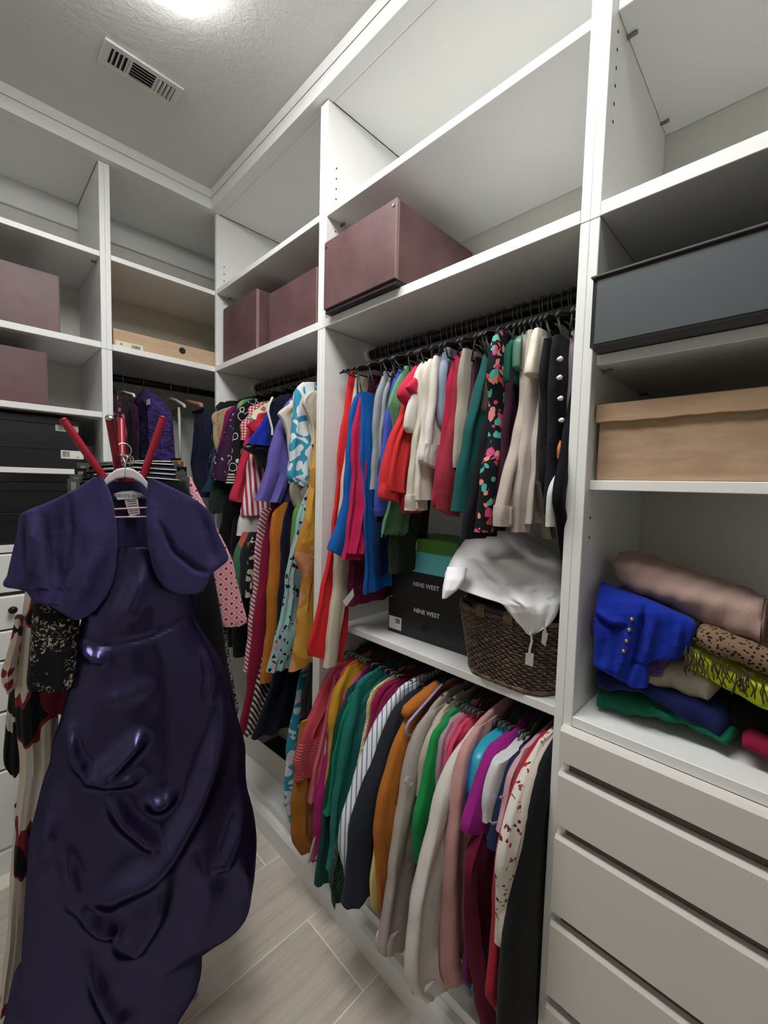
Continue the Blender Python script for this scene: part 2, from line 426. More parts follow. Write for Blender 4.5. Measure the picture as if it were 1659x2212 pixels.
def barcode(par, front, x, u0, u1, z0, z1, axis='x', seed=1):
    # thin ink bars on a plane; front: coordinate of the plane; u along the face
    rnd = random.Random(seed); parts = []; u = u0
    while u < u1:
        wd = rnd.choice((.0006, .001, .0016))
        if axis == 'x': parts.append((bverts(front - .0004, front, u, u + wd, z0, z1), BF))
        else: parts.append((bverts(u, u + wd, front - .0004, front, z0, z1), BF))
        u += wd + rnd.choice((.0007, .0012))
    V, F = join_vf(parts); o = mesh_obj('print', V, F, INK); o.parent = par; o['kind'] = 'stuff'; return o
def text(par, name, s, size, loc, rot, mat, sx=1.0):
    c = bpy.data.curves.new(name, 'FONT'); c.body = s; c.size = size; c.extrude = .0003; c.align_x = 'CENTER'; c.align_y = 'CENTER'
    c.resolution_u = 3; c.offset = size * .018
    tmp = bpy.data.objects.new('tmp', c); COL.objects.link(tmp); dg = bpy.context.evaluated_depsgraph_get()
    me = bpy.data.meshes.new_from_object(tmp.evaluated_get(dg)); bpy.data.objects.remove(tmp)
    me.materials.clear(); me.materials.append(mat)
    o = bpy.data.objects.new(name, me); COL.objects.link(o); o.parent = par; o.location = loc; o.rotation_euler = rot; o.scale = (sx, 1, 1)
    return o
def storage_box(label, right, a0, a1, d0, d1, z0, z1, lip=0.0, rot=0.0, rivets=(1, 1)):
    # brown box: a along the run, d depth; body with open-top rim, rivets in the front corners
    cx, cy = ((d0 + d1) / 2, (a0 + a1) / 2) if right else ((a0 + a1) / 2, (d0 + d1) / 2)
    b = thing('storage_box', label, 'storage box', (cx, cy, z0), 'brown storage boxes'); b.rotation_euler = (0, 0, rot)
    hx, hy = (abs(d1 - d0) / 2, abs(a1 - a0) / 2) if right else (abs(a1 - a0) / 2, abs(d1 - d0) / 2); h = z1 - z0
    t = .004
    # body as folded-board walls: outer shell plus recessed top
    V = bverts(-hx, hx, -hy, hy, lip, h); VI = bverts(-hx + t, hx - t, -hy + t, hy - t, h - .02, h)
    verts = V + VI[:4] + VI[4:]
    faces = [BF[0], BF[2], BF[3], BF[4], BF[5], (4, 5, 13, 12), (5, 6, 14, 13), (6, 7, 15, 14), (7, 4, 12, 15), (12, 13, 9, 8), (13, 14, 10, 9), (14, 15, 11, 10), (15, 12, 8, 11), (8, 9, 10, 11)]
    o = mesh_obj('body', verts, faces, BROWN); o.parent = b
    md = o.modifiers.new('bev', 'BEVEL'); md.width = .0025; md.segments = 2; md.limit_method = 'ANGLE'
    if lip: lbox(b, 'base_flap', -hx + .006, hx, -hy + .003, hy - .003, 0.0, lip + .001, plain('brown_board_edge', '#2c2123', 0.7))
    for s, f in ((-1, rivets[0]), (1, rivets[1])):
        if not f: continue
        p = (-hx - .0005, s * (hy - .012), h - .016) if right else (s * (hx - .012), -hy - .0005, h - .016)
        q = (p[0] - .002, p[1], p[2]) if right else (p[0], p[1] - .002, p[2])
        r = tube('rivet', [p, q], .004, RIVET, None, 10); r.parent = b
    # stitched corner seam on the visible edge
    if right: lbox(b, 'corner_seam', -hx - .001, -hx + .012, -hy - .001, -hy + .0006, lip, h - .001, plain('brown_piping', '#8a6e6b', .5))
    else: lbox(b, 'corner_seam', hx - .0006, hx + .001, -hy - .001, -hy + .012, lip, h - .001, plain('brown_piping', '#8a6e6b', .5))
    return b
storage_box('large brown storage box with worn front, alone on the shelf above the trousers', True, -1.196, -0.882, -.028, .33, 1.9985, 2.216, lip=.012)
storage_box('brown storage box nearest the corner on the shelf above the blouses', True, -.365, -.05, .018, .37, 1.9985, 2.25, rivets=(0, 0))
storage_box('brown storage box beside the tall divider on the shelf above the blouses', True, -.782, -.47, .016, .37, 1.9985, 2.196, rivets=(0, 0))
storage_box('brown storage box on the second shelf of the left back unit', False, -.93, -.58, .012, .36, 1.9965, 2.205, rivets=(0, 0))
storage_box('lower brown storage box on the third shelf of the left back unit', False, -.95, -.622, .012, .36, 1.7225, 1.915, rivets=(0, 0))
# ---- shoe boxes
def shoe_box(label, loc, rot, L, D, H, mat, lidmat=None, lid=.0, over=.002, right=True, hole=None, group='shoe boxes', name='shoe_box', lidtop=True):
    # local: -x is the front face when right else -y ; L along the front
    b = thing(name, label, 'box', loc, group); b.rotation_euler = (0, 0, rot)
    hx, hy = (D / 2, L / 2) if right else (L / 2, D / 2)
    body = lbox(b, 'body', -hx, hx, -hy, hy, 0, H - (lid and .003), mat, .0012)
    if lid:
        lbox(b, 'lid', -hx - over, hx + over, -hy - over, hy + over, H - lid, H, lidmat or mat, .0015)
    if hole:
        u, z, r = hole
        p = [(-hx - .0002, u, z), (-hx - .0012, u, z)] if right else [(u, -hy - .0002, z), (u, -hy - .0012, z)]
        o = tube('finger_hole', p, r, INNER, None, 18); o.parent = b
    return b
# black pair on the white shelf, with white lettering
def front_text(b, s, size, u, z, hx, mat): text(b, 'lettering', s, size, (-hx - .0006, u, z), (math.pi / 2, 0, -math.pi / 2), mat)
WT = plain('white_print', '#d8d8d8', 0.6)
nw1 = shoe_box('lower black NINE WEST shoe box with a finger hole and white size label', (.262, -1.168, .961), .055, .315, .17, .120, BLKCARD, hole=(-.0, .045, .0125))
front_text(nw1, 'NINE WEST', .0195, -.003, .095, .085, WT)
lb = lbox(nw1, 'size_label', -.0862, -.0851, .098, .152, .012, .055, LABELW, 0)
barcode(nw1, -.0863, 0, .104, .124, .034, .05, 'x', 3)
lbox(nw1, 'lid_edge', -.084, .084, -.154, .157, .119, .1208, LABELW, 0)
nw2 = shoe_box('upper black NINE WEST shoe box stacked under the green-lidded box', (.252, -1.178, .961 + .1212), .05, .29, .165, .105, BLKCARD, hole=None)
front_text(nw2, 'NINE WEST', .0195, .006, .062, .0825, WT)
lbox(nw2, 'lid_edge', -.081, .0825, -.142, .145, .104, .1058, LABELW, 0)
GREEN = plain('green_lid', '#4b7f2c', .5, var=.05); TEAL = plain('turquoise_card', '#68c9d2', .5, var=.04)
gb = shoe_box('turquoise shoe box with a green lid on top of the black boxes', (.235, -1.195, .961 + .1212 + .106), .05, .20, .16, .108, TEAL, GREEN, .042, .003)
lbox(gb, 'size_label', -.0845, -.083, .048, .09, .070, .100, LABELW, 0); barcode(gb, -.0846, 0, .066, .088, .088, .094, 'x', 5)
lbox(gb, 'print_logo', -.0848, -.0844, .052, .058, .074, .088, plain('label_green_ink', '#3b5560', .6), 0)
# left back unit: black shoe boxes
sb1 = shoe_box('black shoe box with barcode label, lower one under the third left shelf', (-.665, .16, 1.4905), 0, .36, .27, .092, BLKCARD, right=False, hole=(-.125 - .02, .045, .012))
lbox(sb1, 'size_label', .060 + .02, .132 + .02, -.1362, -.1350, .040, .075, LABELW, 0); barcode(sb1, -.1364, 0, .085, .108, .046, .068, 'y', 7)
lbox(sb1, 'sticker', .128, .138, -.1366, -.1360, .044, .049, YEL, 0)
lbox(sb1, 'lid', -.182, .182, -.138, .137, .072, .094, BLKCARD, .001)
sb2 = shoe_box('black shoe box with shaded label, upper one under the third left shelf', (-.700, .17, 1.585), .02, .35, .26, .098, BLKCARD, right=False)
lbox(sb2, 'size_label', .10, .172, -.1312, -.1300, .050, .080, plain('label_paper_shaded', '#a9a59c', .6), 0); barcode(sb2, -.1314, 0, .108, .13, .055, .074, 'y', 9)  # grey holds the shelf's shade put into the white label paper
lbox(sb2, 'lid', -.177, .177, -.133, .132, .074, .1, BLKCARD, .001)
sb3 = shoe_box('black shoe box with a lid line, upper one on the left drawer top', (-.70, .15, 1.3265), 0, .38, .27, .108, BLKCARD, BLKCARD, .03, .003, right=False)
sb4 = shoe_box('black shoe box, lower one standing on the left drawer top', (-.69, .15, 1.2115), 0, .39, .28, .114, BLKCARD, BLKCARD, .028, .003, right=False)
# tan box in the corner unit
tb = shoe_box('flat tan shoe box with a round finger hole in the corner unit', (-.155, .19, 1.9965), .0, .50, .33, .072, CARD2, right=False, hole=(.018, .045, .0115), group=None)
ring = tube('eyelet', [(.018, -.1655, .045), (.018, -.1668, .045)], .014, BLKTRIM, None, 18); ring.parent = tb
lbox(tb, 'size_label', -.243, -.142, -.1662, -.1651, .002, .026, plain('label_cream', '#d6d3bd', .6), 0); barcode(tb, -.1664, 0, -.185, -.152, .006, .02, 'y', 11)
lbox(tb, 'label_print', -.226, -.218, -.1664, -.1661, .010, .018, plain('label_olive', '#8a8a48', .6), 0)
# right unit: large charcoal box and a kraft box with a lid
bb = thing('storage_box', 'large charcoal storage box with black edges overhanging the right shelf', 'storage box', (.16, -2.02, 1.7225))
h = .126
V = bverts(-.19, .19, -.30, .316, 0, h); o = mesh_obj('body', V, BF, BLKTRIM); o.parent = bb
lbox(bb, 'front_panel', -.1915, -.189, -.29, .309, .004, h - .008, GREYBOX, .001)
lbox(bb, 'top_rim', -.196, .192, -.304, .3185, h - .004, h, plain('rim_edge_grey', '#4a4a48', .5), .0008)
kb = thing('cardboard_box', 'brown cardboard box with a worn lid on the right shelf', 'box', (.20, -1.995, 1.4805))
lbox(kb, 'body', -.165, .17, -.29, .288, 0, .145, CARD, .0015)
V = []; n = 40; rings = []
for i in range(n + 1):
    y = -.30 + .592 * i / n; zb = .112 + .0008 * math.sin(i * .5) + .0006 * math.sin(i * 1.7); rings.append([(-.171, y, zb), (-.1745, y, zb + .001), (-.1725, y, .147), (.175, y, .149), (.175, y, zb)])
V, F = loft(rings); o = mesh_obj('lid', V, F, CARD); o.parent = kb
# shoe box standing open at the bottom of the corner unit
ob = thing('shoe_box', 'open white shoe box at the bottom under the blouses', 'box', (.20, -.30, .1285), 'shoe boxes'); ob.rotation_euler = (0, 0, .06)
WC = plain('white_card', '#c9c5bb', .6); t = .003; hx, hy, h = .10, .17, .115
for a in ((-hx, -hx + t, -hy, hy), (hx - t, hx, -hy, hy), (-hx + t, hx - t, -hy, -hy + t), (-hx + t, hx - t, hy - t, hy)):
    lbox(ob, 'side', *a, 0, h, WC, .0006)
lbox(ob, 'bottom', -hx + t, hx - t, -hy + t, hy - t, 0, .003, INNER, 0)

# ================================================================ wicker basket with a white cloth
def wicker():
    t = NT('wicker'); v = t.coord((1, 1, 2.2)); t.setp(Roughness=0.6)
    n = t.noise(v, 90, 3, .6); n2 = t.noise(v, 14, 3)
    f = t.math('ADD', t.math('MULTIPLY', n.outputs[0], .7), t.math('MULTIPLY', n2.outputs[0], .3))
    t.col(t.ramp(f, [(0.38, '#2a1f1a'), (0.5, '#46372e'), (0.58, '#6a5645'), (0.7, '#a18a6c')]))
    gm = t.node('ShaderNodeNewGeometry'); pt = t.ramp(gm.outputs['Pointiness'], [(0.5, '#000000'), (0.6, '#ffffff')]); base = t.b.inputs['Base Color'].links[0].from_socket
    t.col(t.mix(t.math('MULTIPLY', pt, .26), base, '#a88f70')); return t.m
WICK = wicker(); DARKWOOD = plain('dark_wood_handle', '#1d1a1b', .5)
BC = (.232, -1.484); bz, bh = .961, .185
bk = thing('wicker_basket', 'dark woven wicker basket with rod handles on the white shelf', 'basket', (BC[0], BC[1], bz))
rows, seg, sub = 25, 240, 4
def bask_r(th, t):
    # rounded-rectangle plan, flaring to the rim
    a, b = .138 + .034 * t, .124 + .028 * t; n = 3.2
    c, s = math.cos(th), math.sin(th)
    return (abs(c / a) ** n + abs(s / b) ** n) ** (-1 / n)
rings = []
for i in range(rows * sub + 1):
    r_ = i / sub; t = i / (rows * sub); row = int(r_); ph = (r_ - row)
    rg = []
    for k in range(seg):
        th = 2 * math.pi * k / seg
        bul = .0035 * math.sin(math.pi * ph) + .0036 * math.sin(th * 46 + (row % 2) * math.pi + (ph - .5) * 1.9)
        rr = bask_r(th, t) + bul
        rg.append((rr * math.cos(th), rr * math.sin(th), max(.0004, t * bh + .0018 * math.sin(th * 46 + (row % 2) * math.pi))))
    rings.append(rg)
for t_, off in ((1.0, -.010), (.5, -.012), (.03, -.012)):
    rings.append([((bask_r(2 * math.pi * k / seg, t_) + off) * math.cos(2 * math.pi * k / seg), (bask_r(2 * math.pi * k / seg, t_) + off) * math.sin(2 * math.pi * k / seg), t_ * bh) for k in range(seg)])
V, F = loft(rings); o = mesh_obj('weave', V, F, WICK, None, True); o.parent = bk
# braided foot
pts = [((bask_r(a, 0) + .003) * math.cos(a), (bask_r(a, 0) + .003) * math.sin(a), .0095) for a in [2 * math.pi * k / 60 for k in range(61)]]
V, F = tube_vf(pts, [.006 + .0025 * math.sin(k * 2.1) for k in range(61)], 8); o = mesh_obj('foot_braid', V, F, WICK, None, True); o.parent = bk
pts = [((bask_r(a, 1) - .002) * math.cos(a), (bask_r(a, 1) - .002) * math.sin(a), bh) for a in [2 * math.pi * k / 90 for k in range(91)]]
V, F = tube_vf(pts, [.006 + .002 * math.sin(k * 2.4) for k in range(91)], 8); o = mesh_obj('rim_braid', V, F, WICK, None, True); o.parent = bk
for sgn in (-1, 1):
    hxp = sgn * .169
    o = tube('handle', [(hxp, -.062, bh + .012), (hxp, .062, bh + .012)], .0085, DARKWOOD, None, 12); o.parent = bk
    for yy in (-.038, .038):
        V, F = join_vf([tube_vf([(hxp + .012 * math.cos(a), yy + dy, bh + .004 + .014 * math.sin(a)) for a in [2 * math.pi * q / 12 for q in range(13)]], .0035, 6) for dy in (-.009, -.003, .003, .009)])
        o = mesh_obj('handle_wrap', V, F, WICK, None, True); o.parent = bk
# near-black inner shell, darkness of the basket interior put into its colour
dark_interior = plain('basket_dark_interior', '#0c0c0e', .8)
pts = [[((bask_r(2 * math.pi * k / 48, 1) - .016) * f * math.cos(2 * math.pi * k / 48), (bask_r(2 * math.pi * k / 48, 1) - .016) * f * math.sin(2 * math.pi * k / 48), z) for k in range(48)] for f, z in ((1, bh + .02), (.99, bh - .05), (.8, .06))]
V, F = loft(pts, cap0=False); o = mesh_obj('dark_interior', V, F, dark_interior, None, True); o.parent = bk
# ================================================================ cloth helpers
def _base(name, rough=.85, sheen=.04):
    t = NT(name); t.setp(Roughness=rough); t.b.inputs['Sheen Weight'].default_value = sheen; t.b.inputs['Specular IOR Level'].default_value = .15
    return t
def stripes(name, a, b, scale, rot=(0, 0, .785), duty=.5, rough=.8):
    t = _base(name, rough); w_ = t.wave(t.coord((1, 1, 1), rot), scale, .4)
    t.col(t.ramp(w_.outputs[0], [(0, a), (duty, b)], True)); MATS[name] = t.m; return t.m
def floral(name, base, cols, scale=28, dens=.42, rough=.8, dist=.6, thr2=None):
    t = _base(name, rough); v = t.coord(); n = t.noise(v, scale * .6, 2, .5, dist)
    mp = t.node('ShaderNodeVectorMath', operation='ADD'); t.link(v, mp.inputs[0])
    sc = t.node('ShaderNodeVectorMath', operation='SCALE'); t.link(n.outputs['Color'], sc.inputs[0]); sc.inputs['Scale'].default_value = .03
    t.link(sc.outputs[0], mp.inputs[1])
    vo = t.vor(mp.outputs[0], scale); m = t.ramp(vo.outputs['Distance'], [(0, '#ffffff'), (dens, '#000000')], True)
    sep = t.node('ShaderNodeSeparateColor'); t.link(vo.outputs['Color'], sep.inputs[0])
    k = len(cols); c = t.ramp(sep.outputs[0], [(i / k, x) for i, x in enumerate(cols)], True)
    t.col(t.mix(m, base, c)); MATS[name] = t.m; return t.m
def blobs(name, a, b, scale=16, thr=.5, dist=1.5, rough=.75, detail=0, c3=None, thr3=.62, stretch=(1, 1, 1)):
    t = _base(name, rough); n = t.noise(t.coord(stretch), scale, detail, .4, dist)
    st = [(0, a), (thr, b)] + ([(thr3, c3)] if c3 else [])
    t.col(t.ramp(n.outputs[0], st, True)); MATS[name] = t.m; return t.m
def dots(name, a, b, scale, r=.3, rnd=0.0, rough=.8):
    t = _base(name, rough); vo = t.vor(t.coord(), scale, 'F1', rnd)
    t.col(t.ramp(vo.outputs['Distance'], [(0, b), (r, a)], True)); MATS[name] = t.m; return t.m
def gingham(name, a, mid, b, scale):
    t = _base(name); w1 = t.wave(t.coord((1, 1, 1), (0, 0, .785)), scale, 0, 'X'); w2 = t.wave(t.coord(), scale, 0, 'Z')
    s = t.math('ADD', t.math('GREATER_THAN', w1.outputs[0], .5), t.math('GREATER_THAN', w2.outputs[0], .5))
    t.col(t.ramp(t.math('MULTIPLY', s, .5), [(0, a), (.3, mid), (.8, b)], True)); MATS[name] = t.m; return t.m
def rings_pat(name, a, b, scale, r0=.30, r1=.36, rnd=.6):
    t = _base(name); vo = t.vor(t.coord(), scale, 'F1', rnd)
    t.col(t.ramp(vo.outputs['Distance'], [(0, a), (r0, b), (r1, a)], True)); MATS[name] = t.m; return t.m
def lattice(name, base, net, dot, scale):
    t = _base(name); w1 = t.wave(t.coord((1, 1, 1), (.0, .785, .0)), scale, 0, 'X'); w2 = t.wave(t.coord((1, 1, 1), (.0, .785, .0)), scale, 0, 'Z')
    l = t.math('MAXIMUM', t.math('GREATER_THAN', w1.outputs[0], .86), t.math('GREATER_THAN', w2.outputs[0], .86))
    d = t.math('MULTIPLY', t.math('LESS_THAN', w1.outputs[0], .30), t.math('LESS_THAN', w2.outputs[0], .30))
    t.col(t.mix(d, t.mix(l, base, net), dot)); MATS[name] = t.m; return t.m
def lace(name, a, b):
    t = _base(name); v = t.coord(); n = t.noise(v, 55, 3, .7, 2.5); n2 = t.noise(v, 16, 2, .5, .8)
    f = t.math('MULTIPLY', t.math('GREATER_THAN', n.outputs[0], .57), t.math('GREATER_THAN', n2.outputs[0], .46))
    t.col(t.mix(f, a, b)); t.bump(n.outputs[0], .8, .004); MATS[name] = t.m; return t.m
def knit(name, c, c2, scale=130):
    t = _base(name, .95, .4); v = t.coord(); w1 = t.vor(v, scale, 'F1', .5)
    t.col(t.ramp(w1.outputs['Distance'], [(0.1, c), (.5, c2)])); t.bump(w1.outputs['Distance'], .8, .003); MATS[name] = t.m; return t.m
def satin(name, c, rough=.34):
    t = NT(name); t.setp(Roughness=rough); t.col(c); t.b.inputs['Specular IOR Level'].default_value = .5
    t.bump(t.noise(t.coord(), 40, 3).outputs[0], .08, .002); MATS[name] = t.m; return t.m

def resample(pts, n):
    L = [0.0]
    for a, b in zip(pts, pts[1:]): L.append(L[-1] + math.hypot(a[0] - b[0], a[1] - b[1]))
    if L[-1] < 1e-6: return [pts[0]] * n
    xs = smooth_tab([(l, p[0]) for l, p in zip(L, pts)], n); zs = smooth_tab([(l, p[1]) for l, p in zip(L, pts)], n)
    out = [(x[1], z[1]) for x, z in zip(xs, zs)]
    fix = [out[0]]
    for p in out[1:]: fix.append((p[0], min(p[1], fix[-1][1] - 2e-4)))
    return fix
def plate(prof, back, Y, t=.012, amp=.006, lam=.07, seed=0, N=34, M=24, right=True, slant=0.0, lean=0.0, tip=.35, fringe=0.0):
    """a hanging cloth: prof front edge (depth,z) top->bottom; back: depth of rear edge or width function f(u)->width"""
    rnd = random.Random(seed); ph = rnd.uniform(0, 6.28); ph2 = rnd.uniform(0, 6.28)
    P = resample(prof, N); rings = []
    z0, z1 = P[0][1], P[-1][1]
    for i, (xf, z) in enumerate(P):
        xf += (.0025 * math.sin(z * 27 + ph) + .0015 * math.sin(z * 61 + ph2)) * min(1, i / 4)
        u = (z0 - z) / max(1e-6, z0 - z1); ai = i / (N - 1)
        xb = back if isinstance(back, (int, float)) else xf + back(ai)
        xb = max(xb, xf + .012); hw = (xb - xf) / 2; xc = (xf + xb) / 2
        th = t * min(1.0, tip + (1 - tip) * min(1, ai * 5))
        rg = []
        for k in range(M):
            a = 2 * math.pi * k / M + math.pi
            c, s = math.cos(a), math.sin(a)
            x = xc + hw * math.copysign(abs(c) ** .75, c)
            y = th * math.copysign(abs(s) ** .5, s)
            g = min(1, u * 3 + .15)
            d = x - xf
            wob = amp * g * (math.sin(2 * math.pi * d / lam + ph + 1.4 * math.sin(z * 5 + ph2)) + .5 * math.sin(2 * math.pi * d / (lam * .47) + ph2 + z * 9))
            wob *= 1.45 * min(1.0, .6 + d * 8)
            zz = z + slant * d * ai ** 6 + (rnd.uniform(-fringe, 0) if i == N - 1 else 0)
            if right and x > -.03: zz = max(zz, .1345)
            yy = Y + y + wob + lean * u
            rg.append((x, yy, zz) if right else (yy, x, zz))
        rings.append(rg)
    return loft(rings)
def hanger(label, Y, mat, right=True, d=RX, zr=RZ, drop=.10, span=.205, bar=None, hookmat=None, group=None, thick=.006, tilt=0.0, clip=False):
    """coat hanger lying across the depth; hook over the rod"""
    W = lambda a, y, z: (a, Y + y, z) if right else (Y + y, a, z)
    hg = thing('clothes_hanger', label, 'hanger', W(d, 0, zr - drop - .02), group)
    zc = zr + .002; r = .0188
    pts = [W(d + r * math.cos(a), 0, zc + r * math.sin(a)) for a in [math.radians(q) for q in range(-30, 181, 21)]]
    pts += [W(d - r * .8, 0, zr - .018), W(d - r * .15, 0, zr - .032), W(d, 0, zr - .045), W(d, 0, zr - .062)]
    V, F = tube_vf(pts, .0014, 6); mesh_obj('hook', V, F, hookmat or METAL, hg, True)
    zt = zr - .058
    prof = [(-span, -drop + .058 - .004), (-span * .93, -drop + .058 + .008), (-span * .45, -.016), (-.02, 0), (.02, 0), (span * .45, -.016), (span * .93, -drop + .058 + .008), (span, -drop + .058 - .004)]
    V, F = tube_vf([W(d + a, tilt * a, zt + z) for a, z in prof], [thick * .8] + [thick] * 6 + [thick * .8], 8); mesh_obj('arms', V, F, mat, hg, True)
    if bar is not None:
        V, F = tube_vf([W(d - span * .95, -tilt * span, zt - drop + .058), W(d - span * .9, 0, bar), W(d + span * .9, 0, bar), W(d + span * .95, 0, zt - drop + .058)], thick * .7, 8); mesh_obj('bar', V, F, mat, hg, True)
    return hg
METAL = plain('hanger_wire', '#b9b7b2', .25, Metallic=1.0); BVEL = plain('hanger_black', '#141416', .6)
BGLOSS = plain('hanger_black_gloss', '#0d0d0f', .22); WPLAS = plain('hanger_white', '#d9d7d2', .3); GPLAS = plain('hanger_grey', '#3c3b3c', .4)
DMETAL = plain('hanger_dark_wire', '#6c6c70', .35, Metallic=.8)
LILAC = plain('hanger_lilac', '#9d97c4', .35); WOODH = plain('hanger_wood', '#a9795a', .45)
SEEDN = [100]
def px(prof, Y, right=True):
    out = []
    for q in prof:
        p = at(q[0], q[1], y=Y) if right else at(q[0], q[1], x=Y)
        out.append((p.x, p.z) if right else (p.y, p.z))
    return out
def garment(name, label, cat, mat, Y, prof, back=.36, t=.012, amp=.005, lam=.08, right=True, group=None, slant=0.0, lean=0.0, N=34, parts=(), fringe=0.0, tip=.35, raw=False):
    SEEDN[0] += 1
    P = prof if raw else px(prof, Y, right)
    V, F = plate(P, back, Y, t, amp, lam, SEEDN[0], N=N, right=right, slant=slant, lean=lean, fringe=fringe, tip=tip)
    z1 = min(v[2] for v in V); xm = sum(v[0] for v in V) / len(V); ym = sum(v[1] for v in V) / len(V)
    o = mesh_obj(name, V, F, mat, None, True, loc=(xm, ym, z1), sharp=60)
    tag(o, label, cat, group)
    return o, P
def subplate(par, name, mat, Y, P, back, t, amp=.004, lam=.08, right=True, slant=0, N=26, fringe=0, tip=.35, lean=0):
    SEEDN[0] += 1
    V, F = plate(P, back, Y, t, amp, lam, SEEDN[0], N=N, right=right, slant=slant, fringe=fringe, tip=tip, lean=lean)
    return mesh_obj(name, V, F, mat, par, True, loc=wl(par), sharp=60)
def shirt(label, mat, Y, prof, cat='shirt', name='shirt', sleeve_w=.13, cuff_w=.085, hem=.2, xs=.03, t=.011, st=.015, right=True, group=None, hang=None, zr=.908, slant=0.0, hlabel=None, hmat=None, neck=True, amp=.005, cuff=None, cuffmat=None, body=None, drop=.085, d=RX, hemfix=.17):
    """torso plate + front sleeve traced on plane Y; returns torso object"""
    P = px(prof, Y, right)
    zt = zr - .062
    top = [(d - .045, min(zt + .004, max(P[0][1] + .012, zt - .03)))] if neck and P[0][0] < d - .05 else []
    # torso follows the shoulder line, then drops just behind the sleeve
    sh = [q for q in P if q[0] > xs]
    hem = min(hem, hemfix) if zr < 1 else hem  # lower-rod torsos are lengthened past their real hems to darken the bottom shelf
    bp = top + [q for q in sh] ; last = bp[-1] if bp else P[0]
    zs = last[1]
    bp = bp + [(xs, zs - .02), (xs + .012, zs - .10), (xs + .012, (zs + hem) / 2), (xs + .004, hem)]
    bp = [bp[0]] + [q for a, q in zip(bp, bp[1:]) if q[1] < a[1] + .03]
    o, _ = garment(name, label, cat, body or mat, Y, bp, d * 2 - .06, t, amp, .09, right, group, raw=True, N=30)
    SP = [q for q in P if q[0] <= xs + .05]
    if len(SP) >= 2:
        s = subplate(o, 'sleeve', mat, Y - (.004 if right else -.0), SP, lambda u: cuff_w + (sleeve_w - cuff_w) * (1 - u), st, amp, .07, right, slant)
        if cuff:
            Q = resample(SP, 40); kk = [q for q in Q if q[1] < Q[-1][1] + cuff]
            if len(kk) > 2:
                kk = [(q[0] - .002, q[1]) for q in kk]
                subplate(s, 'cuff', cuffmat or mat, Y - .004, kk, lambda u: cuff_w + .006, st + .0025, amp * .6, .07, right, slant, N=10, tip=1.0)
    if hlabel: hanger(hlabel, Y, hmat or GPLAS, right, d, zr, drop - .018, .105, group='hangers', thick=.0045, hookmat=DMETAL)
    return o
# ================================================================ lower rod: shirts and jackets
LR = .918
GS = 'tops on the lower rod'
def S(label, c, Y, prof, **k):
    m = fabric(c) if isinstance(c, str) else c
    k.setdefault('hlabel', None)
    short = k.pop('short', None)
    if short: k['hlabel'] = short
    return shirt(label, m, Y, prof, zr=LR, group=GS, **k)
S('coral red sweater with ribbed cuff nearest the tall divider', '#b8434f', -.872, [(722, 1440), (697, 1479), (668, 1545), (655, 1576), (637, 1638), (635, 1646), (637, 1685)], cat='sweater', name='sweater', hem=.42, cuff_w=.10, cuff=.13,
  cuffmat=stripes('coral_rib', '#a83444', '#cf6a70', 34, (0, 1.5708, 0), .45), short='plastic hanger holding the coral red sweater on the lower rod')
garment('trousers', 'ochre brown trousers hanging below the coral red sweater', 'trousers', fabric('#a86c2a'), -.870, [(650, 1560), (636, 1693), (632, 1818), (652, 1846)], lambda u: .11, .014, .006, .05, group=GS)
S('salmon pink blouse between the coral sweater and the magenta top', '#d0667e', -.889, [(728, 1450), (712, 1490), (690, 1590), (678, 1638), (664, 1732)], hem=.36, cuff_w=.07, short='hanger holding the salmon pink blouse on the lower rod')
S('long magenta knit top beside the salmon pink blouse', '#a62a6c', -.906, [(745, 1440), (722, 1479), (705, 1600), (680, 1740), (673, 1860)], hem=.22, cuff_w=.07, short='hanger holding the long magenta knit top')
garment('blouse', 'pale mauve blouse showing at the bottom beside the magenta top', 'blouse', fabric('#b8a0a8'), -.912, [(742, 1460), (715, 1540), (690, 1760), (668, 1850), (664, 1866)], lambda u: .10, .008, group=GS)
S('mustard yellow cardigan with an orange back next to the magenta top', '#cf9a2e', -.928, [(775, 1420), (748, 1440), (717, 1498), (707, 1623), (702, 1700)], cat='cardigan', name='cardigan', hem=.45, cuff_w=.05, body=fabric('#b9602e'), short='hanger holding the mustard yellow cardigan')
S('bright pink top squeezed between the mustard and the dark green tops', '#c23f8e', -.945, [(778, 1452), (752, 1486), (738, 1520), (722, 1600)], hem=.45, short='hanger holding the bright pink top')
S('very dark green long cardigan with narrow sleeve beside the teal one', '#12423a', -.960, [(790, 1460), (756, 1486), (729, 1545), (705, 1681), (688, 1837), (682, 1912)], cat='cardigan', name='cardigan', hem=.16, cuff_w=.05, t=.012, short='hanger holding the dark green cardigan')
S('emerald satin blouse seen as a thin strip by the dark green cardigan', '#0f7a5e', -.974, [(800, 1462), (770, 1488), (738, 1545), (716, 1660), (700, 1760)], hem=.4, cuff_w=.05, short='hanger holding the emerald satin blouse')
S('teal green long cardigan with a wide sleeve', '#20736a', -1.012, [(834, 1432), (800, 1452), (768, 1479), (752, 1537), (725, 1681), (709, 1870), (707, 1880)], cat='cardigan', name='cardigan', hem=.2, st=.02, cuff_w=.06, short='hanger holding the teal green cardigan')
S('dark teal top tucked behind the cream crochet sweater', '#1d5a5a', -1.046, [(820, 1468), (795, 1500), (782, 1545), (770, 1640), (762, 1700)], hem=.3, short='hanger holding the dark teal top')
S('cream crochet sweater with open stitches', knit('crochet_cream', '#7d6d45', '#d9c88f', 150), -1.075, [(850, 1458), (834, 1467), (802, 1492), (791, 1520), (787, 1568), (772, 1660), (765, 1720)], cat='sweater', name='sweater', hem=.4, st=.011, cuff_w=.05, short='hanger holding the cream crochet sweater')
